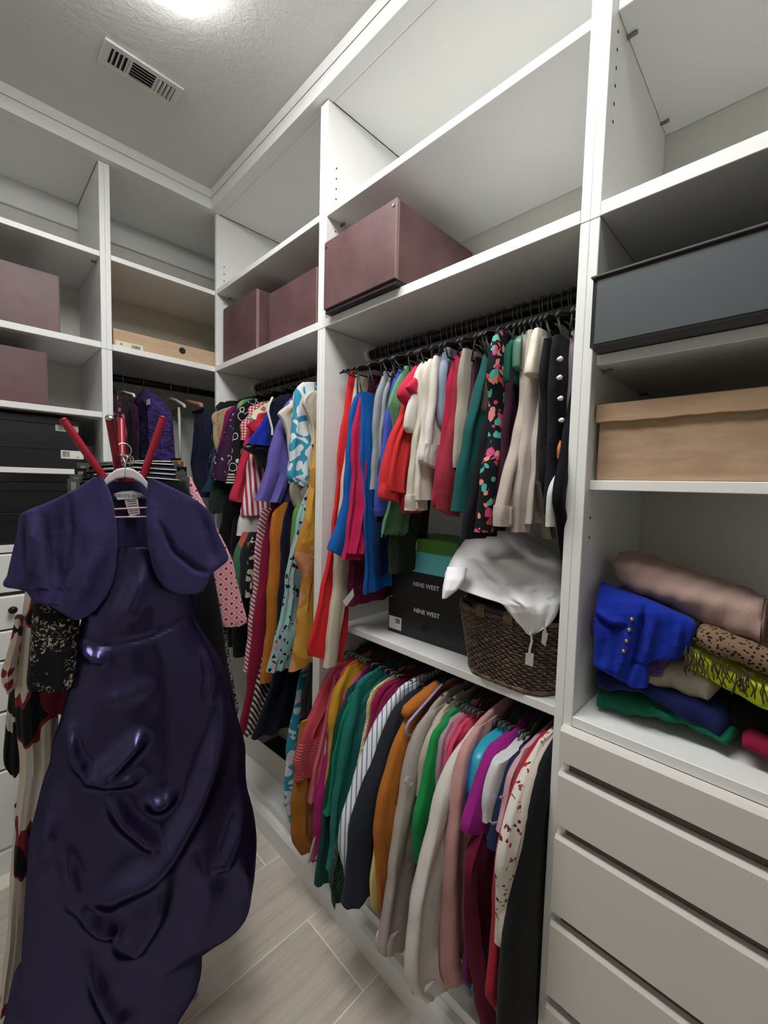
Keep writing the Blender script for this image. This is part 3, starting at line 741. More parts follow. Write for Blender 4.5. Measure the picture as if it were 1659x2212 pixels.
S('burgundy pink blouse just right of the cream crochet sweater', '#8e1848', -1.10, [(860, 1464), (830, 1480), (804, 1512), (798, 1560), (775, 1700), (730, 1890), (727, 1906)], hem=.25, cuff_w=.06, short='hanger holding the burgundy pink blouse')
S('wine red blouse between the burgundy and the striped shirts', '#7c1a44', -1.128, [(872, 1466), (840, 1490), (818, 1530), (806, 1580)], hem=.4, short='hanger holding the wine red blouse')
garment('scarf', 'dark green lace scarf ends hanging low beside the striped shirt', 'scarf', lace('green_lace', '#1c3a2c', '#48685a'), -1.14, [(800, 1600), (740, 1780), (712, 1905), (716, 1950)], lambda u: .12, .012, .008, .05, fringe=.02, group=GS)
S('white shirt with thin blue stripes', stripes('blue_stripe_shirt', '#dcdedd', '#6d7fa6', 24, (0, 0, .785), .82), -1.180, [(910, 1460), (888, 1467), (858, 1490), (834, 1521), (810, 1568), (768, 1681), (736, 1810), (744, 1896)], hem=.25, st=.018, cuff_w=.06, short='hanger holding the blue striped white shirt')
S('charcoal navy jacket with a straight long sleeve', '#252932', -1.212, [(905, 1485), (875, 1505), (849, 1533), (830, 1584), (768, 1759), (750, 1900), (744, 1958)], cat='jacket', name='jacket', hem=.12, st=.024, cuff_w=.13, sleeve_w=.15, short='hanger holding the charcoal navy jacket')
S('black velvet top behind the purple one', '#15151a', -1.236, [(925, 1490), (890, 1515), (868, 1550), (852, 1600), (820, 1720)], hem=.2, short='hanger holding the black velvet top')
S('deep purple blouse squeezed beside the copper jacket', '#43206e', -1.247, [(915, 1508), (880, 1535), (862, 1575), (850, 1630)], hem=.3, short='hanger holding the deep purple blouse')
o = S('copper orange jacket with a stand collar', '#b26b2b', -1.262, [(948, 1472), (935, 1490), (905, 1520), (875, 1552), (834, 1662), (810, 1806), (818, 1973)], cat='jacket', name='jacket', hem=.22, st=.016, cuff_w=.075, short='lilac plastic hanger holding the copper orange jacket', hmat=LILAC)
garment('blouse', 'pale yellow blouse showing below the copper orange jacket', 'blouse', fabric('#cfbf80'), -1.258, [(850, 1700), (815, 1810), (804, 1900), (803, 1960), (812, 1972)], lambda u: .09, .008, group=GS)
S('taupe grey pullover with an embroidered round emblem on the sleeve', '#a79f97', -1.30, [(975, 1488), (958, 1498), (925, 1535), (896, 1580), (869, 1685), (849, 1798), (818, 2012), (816, 2051)], cat='pullover', name='pullover', hem=.17, st=.02, sleeve_w=.16, cuff_w=.135, slant=-.55, cuff=.035, cuffmat=fabric('#b9b1a8'), short='hanger holding the taupe grey pullover')
S('light beige knit just right of the taupe pullover', '#b9ad9f', -1.328, [(985, 1500), (950, 1540), (920, 1590), (905, 1650), (898, 1720)], hem=.3, st=.012, cuff_w=.06, short='hanger holding the light beige knit')
S('bright green long sleeved blouse', '#1f8a4a', -1.356, [(1010, 1512), (993, 1521), (960, 1552), (935, 1584), (912, 1681), (896, 1775), (898, 1868)], hem=.3, st=.014, cuff_w=.055, short='hanger holding the bright green blouse')
S('pale lilac blouse next to the bright green one', '#a98a98', -1.372, [(1000, 1535), (968, 1560), (946, 1600), (936, 1680), (928, 1740)], hem=.3, st=.01, short='hanger holding the pale lilac blouse')
S('dusty rose blouse between the lilac and the coral pink ones', '#b5607a', -1.384, [(1020, 1528), (985, 1558), (958, 1605), (946, 1700), (935, 1770)], hem=.3, st=.011, short='hanger holding the dusty rose blouse')
S('coral pink blouse left of the white knit top', '#cc4466', -1.396, [(1030, 1535), (995, 1565), (968, 1610), (955, 1680)], hem=.3, st=.01, short='hanger holding the coral pink blouse')
S('crimson top squeezed behind the white knit top', '#8c1c3c', -1.408, [(1040, 1545), (1005, 1580), (980, 1620), (966, 1670), (940, 1760), (900, 1900), (890, 2150)], hem=.15, st=.012, cuff_w=.07, short='hanger holding the crimson top')
S('white knit top with a shiny satin cuff', '#cfcac4', -1.424, [(1052, 1550), (1036, 1560), (1002, 1595), (978, 1630), (958, 1672), (931, 1759), (888, 1954), (873, 2090), (880, 2125), (905, 2148)], cat='sweater', name='sweater', hem=.2, st=.022, sleeve_w=.15, cuff_w=.11, slant=-.35, cuff=.055, cuffmat=satin('white_satin', '#d8d2cf', .3), short='hanger holding the white knit top')
S('dusty pink knit top with a long sleeve', '#c0938f', -1.452, [(1075, 1520), (1064, 1529), (1025, 1570), (994, 1623), (970, 1740), (958, 1857), (947, 2071), (955, 2129)], cat='sweater', name='sweater', hem=.2, st=.022, cuff_w=.065, short='hanger holding the dusty pink knit top')
S('cobalt blue blouse seen as a thin edge beside the turquoise one', '#1d5aa6', -1.472, [(1085, 1570), (1055, 1590), (1022, 1620), (1006, 1670), (1004, 1740), (1008, 1760)], hem=.3, st=.01, short='hanger holding the cobalt blue blouse')
S('turquoise satin blouse beside the lime sliver', satin('turquoise_satin', '#2a9bb4', .35), -1.486, [(1090, 1572), (1068, 1585), (1040, 1608), (1018, 1645), (1014, 1720), (1016, 1745)], hem=.3, st=.016, short='hanger holding the turquoise satin blouse')
S('lime green top showing a sliver beside the turquoise blouse', '#5a9a4a', -1.498, [(1095, 1580), (1075, 1592), (1048, 1620), (1036, 1660), (1030, 1690)], hem=.35, st=.008, short='hanger holding the lime green top')
S('magenta purple tee with a short sleeve', '#95217f', -1.514, [(1118, 1570), (1103, 1576), (1075, 1598), (1052, 1631), (1029, 1701), (1003, 1780), (1003, 1800)], cat='t-shirt', name='t_shirt', hem=.2, st=.018, sleeve_w=.13, cuff_w=.11, slant=-.25, short='hanger holding the magenta purple tee')
garment('dress', 'long wine red dress hanging below the magenta purple tee', 'dress', fabric('#611430'), -1.527, [(1060, 1700), (1033, 1790), (1000, 1880), (1000, 1960), (1010, 2060), (1030, 2180), (1040, 2280)], .36, .02, .010, .09, group=GS)
garment('blouse', 'pale pink blouse hem below the dusty pink knit', 'blouse', fabric('#b98c88'), -1.468, [(1010, 1800), (995, 1900), (990, 2030), (996, 2074)], lambda u: .06, .009, group=GS)
garment('skirt', 'purple skirt tip peeking below the wine red dress', 'skirt', fabric('#74285f'), -1.500, [(1020, 1950), (1005, 2050), (1001, 2110), (1008, 2128)], lambda u: .06, .009, group=GS)
S('white tee with a wide short sleeve', '#cfcfcf', -1.540, [(1125, 1600), (1107, 1609), (1085, 1625), (1066, 1645), (1050, 1720), (1044, 1779)], cat='t-shirt', name='t_shirt', hem=.3, st=.014, cuff_w=.10, sleeve_w=.12, slant=.5, short='hanger holding the white tee')
nv = S('navy sports tee with white swoosh marks', '#1e2a4a', -1.555, [(1140, 1600), (1120, 1615), (1090, 1650), (1068, 1740), (1052, 1828)], cat='t-shirt', name='t_shirt', hem=.3, st=.016, cuff_w=.12, sleeve_w=.13, short='hanger holding the navy sports tee')
S('pale pink cardigan right of the navy sports tee', '#c49aa4', -1.583, [(1165, 1565), (1153, 1576), (1128, 1618), (1103, 1673), (1085, 1750), (1075, 1798)], cat='cardigan', name='cardigan', hem=.35, st=.009, cuff_w=.05, short='hanger holding the pale pink cardigan')
S('scarlet red dress with an orange trim', '#a32434', -1.598, [(1175, 1575), (1158, 1595), (1130, 1640), (1107, 1701), (1085, 1790), (1073, 1900), (1062, 2060), (1054, 2150), (1072, 2190)], cat='dress', name='dress', hem=.15, st=.014, cuff_w=.12, short='hanger holding the scarlet red dress')
S('white blouse with dark red floral embroidery', floral('red_floral_white', '#d3cdc4', ['#6d1f2a', '#d3cdc4', '#d3cdc4', '#9c3a34', '#d3cdc4'], 95, .42), -1.613, [(1162, 1600), (1150, 1625), (1134, 1658), (1110, 1720), (1087, 1790), (1071, 1876), (1076, 1935), (1075, 2044)], hem=.3, st=.014, cuff_w=.06, short='hanger holding the embroidered white blouse')
S('cream cardigan with a lace edge beside the black coat', '#c3b9ab', -1.628, [(1180, 1600), (1165, 1625), (1148, 1660), (1126, 1735), (1100, 1880), (1084, 2030), (1084, 2044)], cat='cardigan', name='cardigan', hem=.35, st=.012, cuff_w=.05, short='hanger holding the cream cardigan')
S('long black coat next to the drawer unit', '#191b1e', -1.640, [(1195, 1590), (1188, 1603), (1165, 1654), (1142, 1740), (1107, 1935), (1087, 2090), (1079, 2212), (1078, 2300)], cat='coat', name='coat', hem=.14, st=.016, sleeve_w=.2, cuff_w=.2, short='hanger holding the long black coat')
# swoosh and emblem marks
def on_plane(par, name, pts, x, mat):
    V = [at(a, b, x=x) for a, b in pts]; n = len(V); W = [v + Vector((-.0012, -.0006, 0)) for v in V]
    F = [tuple(range(n)), tuple(range(2 * n - 1, n - 1, -1))] + [(i, (i + 1) % n, n + (i + 1) % n, n + i) for i in range(n)]
    o = mesh_obj(name, V + W, F, mat, par, loc=par.location); return o
for pts in (((1058, 1776), (1064, 1781), (1073, 1778), (1079, 1776), (1072, 1774), (1063, 1776), (1060, 1772)), ((1078, 1722), (1084, 1726), (1090, 1721), (1096, 1712), (1088, 1718), (1082, 1719))):
    V = [at(a, b, y=-1.5775) for a, b in pts]; n = len(V); W = [v + Vector((-.0012, -.0008, 0)) for v in V]
    mesh_obj('swoosh', V + W, [tuple(range(n)), tuple(range(2 * n - 1, n - 1, -1))] + [(i, (i + 1) % n, n + (i + 1) % n, n + i) for i in range(n)], plain('swoosh_white', '#d6d6d6', .6), nv, loc=wl(nv))
po = [o for o in COL.objects if o.get('label', '').startswith('taupe grey pullover')][0]
for k, r_ in ((0, 10), (1, 6.5), (2, 3)):
    a0, a1 = ((0, 360), (20, 290), (60, 330))[k]
    pts = [at(883 + r_ * .8 * math.cos(math.radians(a)), 1689 + r_ * math.sin(math.radians(a)), y=-1.3235) for a in range(a0, a1 + 1, 18)]
    V, F = tube_vf(pts, .0011, 6); mesh_obj('emblem_thread', V, F, plain('emblem_thread', '#d8d4d0', .6), po, True, loc=wl(po))
cj = [o for o in COL.objects if o.get('label', '').startswith('copper orange jacket')][0]
V, F = tube_vf([at(a, b, y=-1.268) for a, b in ((946, 1476), (925, 1497), (900, 1518), (880, 1535), (872, 1545))], [.012, .018, .019, .017, .010], 12); mesh_obj('collar', V, F, fabric('#b26b2b'), cj, True, loc=wl(cj))
lh = [o for o in COL.objects if o.get('label', '').startswith('lilac plastic hanger')][0]
V, F = tube_vf([at(a, b, y=-1.290) for a, b in ((955, 1478), (925, 1512), (900, 1540), (883, 1560), (877, 1575), (880, 1587), (890, 1588))], .0038, 8); mesh_obj('arm_end', V, F, LILAC, lh, True)
# ================================================================ upper rod: trousers
GT = 'trousers on the upper rod'
HN = [0]
def T(label, c, Y, prof, w=.30, t=.010, amp=.006, lam=.07, cat='trousers', name='trousers', layers=1, slant=0.0, short=None, cuff=None, fringe=0, hz=None, cuffmat=None, loop=None):
    m = fabric(c) if isinstance(c, str) else c
    P = px(prof, Y); z0 = P[0][1]
    back = w if callable(w) else .36
    o, P = garment(name, label, cat, m, Y, prof, back, t, amp, lam, group=GT, slant=slant, fringe=fringe, tip=.6)
    for k in range(1, layers):
        Q = [(q[0] + .012 * k + .004, q[1] + (0 if i < 2 else .02 * k)) for i, q in enumerate(P)]
        subplate(o, 'leg', m, Y - .016 * k, Q, back, t * .8, amp, lam, slant=slant)
    if cuff:
        Q = resample(P, 60); kk = [(q[0] - .002, q[1]) for q in Q if q[1] < Q[-1][1] + cuff]
        if len(kk) > 2: subplate(o, 'cuff', cuffmat or m, Y, kk, back, t + .003, amp * .5, lam, slant=slant, N=8, tip=1)
    if loop:
        q = resample(P, 60)[-6]
        for dx in (.015, .05):
            lo = box('belt_loop', q[0] + dx, q[0] + dx + .009, Y - t - .0075, Y - t - .002, P[-1][1] + .004, P[-1][1] + .042, m, o, .0015)
    if short:
        hanger(short, Y, BVEL, True, RX, RZ, .10 , .168, bar=max(z0 - .012, 1.70) if z0 < 1.86 else 1.80, hookmat=DMETAL, group='black hangers on the upper rod', tilt=random.uniform(-.12, .12), thick=.0038)
    return o
T('long red trousers hanging first on the upper rod beside the divider', '#cf2b2c', -.905, [(757, 797), (747, 865), (731, 987), (722, 1092), (704, 1214), (681, 1328), (664, 1403), (668, 1415)], w=lambda u: .03 + .12 * u, t=.011, amp=.004, lam=.045, slant=-.45, short='black clip hanger holding the long red trousers')
T('long cream trousers hanging right behind the long red ones', '#c9bda9', -.930, [(770, 806), (762, 870), (745, 1000), (728, 1150), (716, 1300), (703, 1400), (700, 1442)], w=lambda u: .05 + .05 * (1 - u), t=.014, amp=.002, short='black clip hanger holding the long cream trousers')
T('royal blue palazzo trousers folded left of the crimson ones', '#14549c', -.968, [(778, 846), (766, 860), (752, 935), (743, 1074), (711, 1186)], w=lambda u: .04 + .05 * u, t=.013, amp=.003, slant=-.5, short='black hanger holding the left royal blue palazzo trousers')
T('crimson pink trousers with stitched seam between two blue pairs', '#b3204f', -.992, [(781, 850), (772, 880), (762, 960), (757, 1074), (735, 1208)], w=lambda u: .05 + .05 * u, t=.013, amp=.007, lam=.035, layers=2, slant=-.12, short='black hanger holding the crimson pink trousers')
T('royal blue wide trousers draped right of the crimson ones', '#125aa6', -1.022, [(779, 845), (781, 870), (782, 950), (784, 1100), (786, 1220), (786, 1284)], w=lambda u: .10 + .07 * u, t=.011, amp=.006, lam=.06, slant=.12, short='black hanger holding the right royal blue wide trousers')
T('maroon lace top behind the blue trousers with a paper tag', lace('maroon_lace', '#5d1836', '#8e3358'), -.955, [(800, 808), (790, 860), (775, 1000), (760, 1150), (750, 1290), (750, 1310)], w=lambda u: .22, cat='top', name='lace_blouse', short='black hanger holding the maroon lace top')
T('navy blue trousers low behind the royal blue pair', '#0f2a55', -1.045, [(815, 830), (808, 900), (806, 1050), (806, 1180), (808, 1245)], w=lambda u: .14, short='black hanger holding the navy blue trousers')
T('heather grey trousers folded over beside the blue pairs', '#8f9296', -1.078, [(830, 802), (824, 815), (811, 862), (806, 930), (803, 1000), (801, 1057)], w=lambda u: .06, t=.011, amp=.003, layers=2, short='black hanger holding the heather grey trousers')
T('black denim trousers between the grey and the periwinkle pairs', '#20232c', -1.106, [(846, 805), (838, 850), (826, 940), (818, 1000), (812, 1080), (806, 1128)], w=lambda u: .1, short='black hanger holding the black denim trousers')
T('periwinkle blue trousers with a narrow cuff', '#3d50a8', -1.134, [(862, 797), (852, 815), (836, 886), (824, 970), (811, 1085), (812, 1115)], w=lambda u: .07, t=.013, cuff=.03, short='black hanger holding the periwinkle blue trousers')
T('sage green shorts with a frayed hem', '#5f8f68', -1.152, [(876, 790), (862, 820), (841, 872), (846, 895), (848, 960), (840, 1060), (824, 1140)], w=lambda u: .06 + .06 * u, t=.011, fringe=.03, cat='shorts', name='shorts', short='black hanger holding the sage green shorts')
T('dark olive trousers low behind the sage green shorts', '#2c3326', -1.140, [(880, 830), (872, 900), (860, 1050), (845, 1150), (842, 1215), (840, 1240)], w=lambda u: .16, short='black hanger holding the dark olive trousers')
T('tomato red trousers with turned up cuffs', '#c02f30', -1.192, [(888, 800), (880, 840), (866, 886), (836, 980), (821, 1065), (821, 1074)], w=lambda u: .07, t=.014, amp=.006, lam=.06, layers=2, cuff=.04, slant=-.2, short='black hanger holding the tomato red trousers')
T('cherry pink trousers with a doubled fold right of the tomato red pair', '#c02c48', -1.214, [(902, 786), (888, 805), (862, 848), (866, 862), (882, 880), (884, 960), (876, 1030), (868, 1085), (872, 1108)], w=lambda u: .06, t=.013, layers=2, short='black hanger holding the cherry pink trousers')
T('white trousers with a short folded edge', '#d0cbc4', -1.232, [(912, 780), (902, 795), (893, 837), (874, 922), (880, 934)], w=lambda u: .045, t=.011, amp=.003, short='black hanger holding the white trousers with a short folded edge')
T('off white trousers with a belt loop cuff', '#c6bfb2', -1.246, [(918, 782), (908, 800), (902, 860), (894, 940), (886, 1020), (881, 1074), (881, 1103)], w=lambda u: .08, t=.014, cuff=.045, loop=1, short='black hanger holding the off white trousers with a belt loop')
T('cream trousers in the middle of the white group', '#d3ccbf', -1.268, [(928, 775), (918, 795), (914, 880), (908, 960), (902, 1040), (900, 1080)], w=lambda u: .08, t=.013, amp=.004, short='black hanger holding the middle cream trousers')
T('white cropped trousers with a wide cuff', '#d4cdc7', -1.286, [(938, 768), (930, 790), (928, 850), (920, 920), (910, 985), (911, 998)], w=lambda u: .10, t=.013, cuff=.05, slant=-.28, short='black hanger holding the white cropped trousers')
T('pale blue chambray trousers folded high between white and crimson pairs', '#8d9aad', -1.300, [(962, 750), (955, 768), (948, 800), (946, 850), (948, 920), (952, 925)], w=lambda u: .05, t=.013, cat='trousers', short='black hanger holding the pale blue chambray trousers')
T('raspberry red trousers right of the chambray pair', '#a01c3c', -1.322, [(984, 768), (972, 800), (962, 880), (950, 960), (940, 1040), (936, 1095), (940, 1100)], w=lambda u: .12, t=.012, short='black hanger holding the raspberry red trousers')
T('brick maroon trousers with a turned cuff in the middle', '#8b2a36', -1.352, [(997, 758), (990, 775), (982, 860), (974, 920), (958, 1000), (949, 1050), (950, 1100)], w=lambda u: .075, t=.015, cuff=.05, slant=-.3, short='black hanger holding the brick maroon trousers')
T('oatmeal grey trousers right of the brick maroon pair', '#9f998c', -1.376, [(1002, 752), (998, 780), (994, 860), (990, 940), (984, 1010)], w=lambda u: .11, t=.012, short='black hanger holding the oatmeal grey trousers')
T('dark plum trousers deep behind the oatmeal pair', '#3d2030', -1.395, [(1025, 770), (1018, 820), (1010, 900), (1004, 960)], w=lambda u: .12, short='black hanger holding the dark plum trousers')
T('dark teal trousers with a center seam', '#16504e', -1.428, [(1052, 750), (1044, 775), (1018, 882), (1006, 950), (990, 1040), (985, 1104)], w=lambda u: .08, t=.016, slant=-.15, short='black hanger holding the dark teal trousers')
T('brown grey folded trousers with a tiny clip edge', '#6a5c54', -1.440, [(1062, 762), (1052, 800), (1040, 880), (1042, 892)], w=lambda u: .05, t=.010, short='black hanger holding the brown grey folded trousers')
T('salmon strip of trousers lining beside the black pair', '#c08478', -1.432, [(1050, 930), (1034, 950), (1020, 1010), (1012, 1078)], w=lambda u: .04, t=.006)
T('black trousers between the teal and the floral pairs', '#15161a', -1.452, [(1066, 770), (1052, 880), (1034, 960), (1018, 1060), (1004, 1140), (1000, 1165)], w=lambda u: .12, t=.014, short='black hanger holding the black trousers beside the floral pair')
FLOR = floral('bold_floral', '#101216', ['#c2453f', '#101216', '#4aa79a', '#d98a7c', '#101216', '#c0477a', '#101216'], 60, .55)
T('black trousers with a bold coral and teal floral print', FLOR, -1.478, [(1080, 712), (1070, 725), (1060, 795), (1062, 870), (1061, 935), (1046, 1022), (1032, 1137), (1030, 1150)], w=lambda u: .07 + .03 * u, t=.016, amp=.004, short='black hanger holding the floral print trousers')
T('aubergine trousers right of the floral pair', '#3a1a2c', -1.500, [(1098, 740), (1092, 800), (1086, 900), (1078, 1000), (1072, 1080)], w=lambda u: .10, t=.012, short='black hanger holding the aubergine trousers')
T('forest green trousers with a high fold', '#114d40', -1.508, [(1112, 725), (1104, 745), (1097, 800), (1098, 826), (1106, 832)], w=lambda u: .06, t=.013, short='black hanger holding the forest green trousers')
T('sage satin trousers with a rolled fold', satin('sage_satin', '#4d7a63', .4), -1.522, [(1124, 722), (1116, 740), (1112, 790), (1118, 802)], w=lambda u: .05, t=.012, short='black hanger holding the sage satin trousers')
T('taupe trousers with a belt loop waistband', '#b3a69c', -1.532, [(1132, 716), (1128, 740), (1125, 865), (1108, 950), (1094, 1005), (1077, 1092), (1074, 1137)], w=lambda u: .075, t=.016, amp=.004, cuff=.05, loop=1, short='black hanger holding the taupe trousers with a waistband')
T('beige trousers with a pleated side', '#b5aaa2', -1.556, [(1143, 712), (1140, 740), (1138, 850), (1130, 950), (1118, 1060), (1110, 1150)], w=lambda u: .09, t=.014, amp=.005, layers=2, short='black hanger holding the beige trousers with a pleated side')
T('ivory satin trousers with a loose loop of fabric', satin('ivory_satin', '#cdc7b6', .5), -1.572, [(1158, 708), (1152, 725), (1140, 805), (1150, 815)], w=lambda u: .05, t=.012, amp=.003, short='black hanger holding the ivory satin trousers')
T('pale stone trousers behind the ivory fold', '#aaa497', -1.578, [(1166, 714), (1164, 760), (1166, 900), (1164, 1000), (1160, 1090)], w=lambda u: .08, t=.012, short='black hanger holding the pale stone trousers')
T('dark olive grey trousers end above the white cloth', '#8a8174', -1.590, [(1160, 1040), (1172, 1100), (1182, 1165)], w=lambda u: .04, t=.012)
T('soft black trousers left of the white buttons', '#1a1b1f', -1.602, [(1178, 730), (1174, 800), (1176, 950), (1176, 1050), (1180, 1090)], w=lambda u: .12, t=.013, short='black hanger holding the soft black trousers')
bt = T('black top with a row of round white buttons', '#17181c', -1.622, [(1200, 722), (1193, 760), (1190, 900), (1184, 1020), (1180, 1110)], w=lambda u: .12, t=.014, amp=.002, cat='top', name='buttoned_blouse', short='black hanger holding the buttoned black top')
BTN = plain('white_button', '#dfdedb', .3)
for a, b in ((1208, 776), (1207, 816), (1209, 861), (1211, 908)):
    p = at(a, b, y=-1.640)
    V, F = tube_vf([p + Vector((-.001, .004, 0)), p, p + Vector((-.002, -.004, 0)), p + Vector((-.003, -.007, 0))], [.0025, .0045, .0052, .003], 12)
    mesh_obj('button', V, F, BTN, bt, True, loc=bt.location)
T('lavender grey trousers beside the right panel', '#8f848c', -1.634, [(1236, 715), (1230, 780), (1224, 850), (1222, 900)], w=lambda u: .06, t=.010, short='black hanger holding the lavender grey trousers')
T('white jersey hem below the black top at the right panel', '#c9c8c4', -1.640, [(1206, 1020), (1190, 1060), (1184, 1100), (1183, 1138)], w=lambda u: .05, t=.008, cat='top', name='jersey_shirt', amp=.002)
T('black trousers last on the upper rod against the right panel', '#121317', -1.652, [(1240, 830), (1228, 890), (1206, 1000), (1196, 1080), (1204, 1120), (1212, 1210)], w=lambda u: .09, t=.010, short='black hanger holding the last black trousers')
T('orange strap hanging beside the last black trousers', '#b9703c', -1.644, [(1209, 952), (1203, 968), (1203, 990)], w=lambda u: .02, t=.004, cat='strap', name='strap')
# paper tag on the maroon lace top
tgp = [at(740, 1300, y=-1.03), at(764, 1272, y=-1.03), at(761, 1292, y=-1.03), at(748, 1310, y=-1.03)]
# ================================================================ corner unit rod: blouses, tops and dresses
GB = 'tops and dresses on the corner rod'
def B(label, c, Y, prof, **k):
    m = fabric(c) if isinstance(c, str) else c
    sh = k.pop('short', None)
    if sh: k['hlabel'] = sh
    k.setdefault('hmat', BVEL); k.setdefault('drop', .10)
    return shirt(label, m, Y, prof, zr=RZ, group=GB, **k)
def L(label, c, Y, prof, w=.1, cat='dress', name='dress', t=.012, amp=.005, lam=.07, slant=0, short=None, **k):
    m = fabric(c) if isinstance(c, str) else c
    o, P = garment(name, label, cat, m, Y, prof, w if callable(w) else (lambda u: w), t, amp, lam, group=GB, slant=slant, **k)
    if short: hanger(short, Y, BVEL, True, RX, RZ, .10, .12, group='hangers on the corner rod', thick=.004)
    return o
LOOPS = rings_pat('white_loops_black', '#17171b', '#c9c5c0', 22, .40, .46)
PLUM = floral('plum_paisley', '#3b1c3c', ['#3b1c3c', '#b9a7b4', '#3b1c3c', '#8a6f90', '#3b1c3c'], 60, .33)
B('black top with pale loop print deepest in the corner', rings_pat('pale_loops', '#1b1d1e', '#7f8a86', 26, .4, .45), -.045, [(520, 866), (475, 868), (462, 885), (457, 940), (453, 1000)], hem=1.3, short='hanger holding the pale loop print top')
B('tan quilted vest with a stitched armhole', knit('quilted_tan', '#8f7a5c', '#a8916e', 45), -.08, [(492, 880), (475, 885), (457, 897), (459, 920), (463, 960), (464, 972)], cat='vest', name='vest', hem=1.42, xs=.02, short='hanger holding the tan quilted vest')
B('magenta blouse edge beside the tan vest', '#96165c', -.108, [(502, 878), (489, 889), (480, 912), (475, 940), (466, 975)], hem=1.35, st=.008, short='hanger holding the magenta blouse by the tan vest')
B('dark plum sheer blouse with white paisley print', PLUM, -.14, [(515, 870), (506, 880), (490, 908), (479, 940), (464, 985), (454, 1028), (458, 1036)], hem=1.2, sleeve_w=.14, cuff_w=.16, slant=-.12, short='hanger holding the dark plum paisley blouse')
B('lime green and teal print top behind the black ring print', blobs('lime_teal', '#7f9a55', '#3f7f6a', 24, .52), -.175, [(540, 861), (520, 866), (513, 876), (511, 920), (507, 948), (506, 992)], hem=1.35, st=.012, short='hanger holding the lime green print top')
B('black dress with white ring print and a striped border', LOOPS, -.205, [(548, 862), (530, 870), (514, 884), (508, 905), (502, 950), (498, 1000), (489, 1046)], cat='dress', name='dress', hem=1.0, sleeve_w=.12, cuff_w=.12, cuff=.05, cuffmat=stripes('border_bands', '#17171b', '#c9c2ae', 26, (0, 1.5708, 0), .55), short='hanger holding the white ring print dress')
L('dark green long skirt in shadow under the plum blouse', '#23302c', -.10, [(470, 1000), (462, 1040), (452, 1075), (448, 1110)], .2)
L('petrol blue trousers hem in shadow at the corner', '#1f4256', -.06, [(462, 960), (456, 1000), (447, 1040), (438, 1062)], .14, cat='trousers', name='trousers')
B('red and white gingham blouse with tie sleeves', gingham('gingham_red', '#d9d2cc', '#c4747a', '#a8263a', 26), -.27, [(566, 868), (552, 874), (532, 903), (522, 916), (521, 935), (519, 950)], hem=1.35, xs=.03, sleeve_w=.09, cuff_w=.05, short='hanger holding the red gingham blouse')
B('white paisley top with teal and orange swirls', floral('paisley_multi', '#cfc7ae', ['#2a8f86', '#cfc7ae', '#b9573f', '#3f9a7a', '#cfc7ae'], 26, .46), -.315, [(592, 862), (578, 869), (558, 884), (544, 897), (536, 906)], hem=1.4, st=.014, sleeve_w=.1, short='hanger holding the white paisley top')
L('crimson long sleeved blouse with a frayed cuff', '#b82b44', -.300, [(542, 915), (533, 935), (521, 985), (511, 1030), (494, 1078), (498, 1083)], .085, cat='blouse', name='blouse', t=.016, slant=-.12)
B('bright red tee beside the royal blue one', '#c02b40', -.345, [(596, 876), (577, 889), (552, 905), (531, 918), (538, 928)], cat='t-shirt', name='t_shirt', hem=1.4, sleeve_w=.13, cuff_w=.11, slant=-.4, short='hanger holding the bright red tee')
L('red and white striped shirt with a banded hem', stripes('red_white_stripe', '#d8d2d0', '#a8324e', 16, (0, 0.1, .6), .52), -.372, [(552, 950), (540, 985), (530, 1050), (521, 1105), (524, 1114)], .135, cat='shirt', name='shirt', t=.014, slant=.02)
L('white jacket cuff below the red striped shirt', '#cfcdca', -.352, [(538, 1060), (522, 1105), (515, 1130), (513, 1157)], .095, cat='jacket', name='jacket', t=.018, amp=.002)
B('royal blue tee with a pointed short sleeve', '#1c2f9e', -.432, [(606, 868), (588, 879), (577, 890), (556, 925), (533, 959)], cat='t-shirt', name='t_shirt', hem=1.4, sleeve_w=.13, cuff_w=.14, slant=-.02, st=.014, short='hanger holding the royal blue tee')
L('black satin sleeve hanging under the royal blue tee', satin('black_satin', '#14151c', .35), -.425, [(590, 900), (560, 945), (523, 966), (532, 974), (548, 985), (562, 1010)], .15, cat='blouse', name='blouse', t=.018)
nvt = B('navy top with a curved white trim', '#15182e', -.495, [(616, 853), (600, 858), (588, 868), (579, 895), (580, 930), (582, 962)], hem=1.25, sleeve_w=.12, cuff_w=.12, short='hanger holding the navy top with white trim')
tube('trim', [at(a, b, y=-.515) for a, b in ((589, 858), (581, 875), (579, 890), (584, 910), (588, 925), (588, 940))], .0045, plain('white_trim', '#d6d4d0', .7), nvt, 8)
B('lavender blue blazer with a slit cuff', '#5f57a0', -.548, [(645, 848), (628, 862), (614, 878), (603, 905), (585, 960), (565, 1040), (550, 1081)], cat='blazer', name='blazer', hem=1.2, sleeve_w=.12, cuff_w=.11, st=.022, slant=-.1, short='hanger holding the lavender blue blazer')
B('cream sleeveless top with a wide shoulder', '#c9c4b6', -.602, [(645, 860), (622, 873), (597, 893), (606, 908), (617, 940), (623, 990), (618, 1008), (622, 1045)], cat='top', name='sleeveless_blouse', hem=1.25, sleeve_w=.07, cuff_w=.08, short='hanger holding the cream sleeveless top')
BLOB = blobs('teal_white_blobs', '#3690ae', '#d5dade', 13, .5, 2.2)
o = B('teal blouse with large white blob print and puffed sleeve', BLOB, -.662, [(678, 825), (652, 826), (642, 836), (635, 852), (631, 900), (627, 950), (625, 1000), (620, 1032), (628, 1042), (640, 1050)], hem=1.3, sleeve_w=.12, cuff_w=.10, st=.026, short='hanger holding the teal blob print blouse')
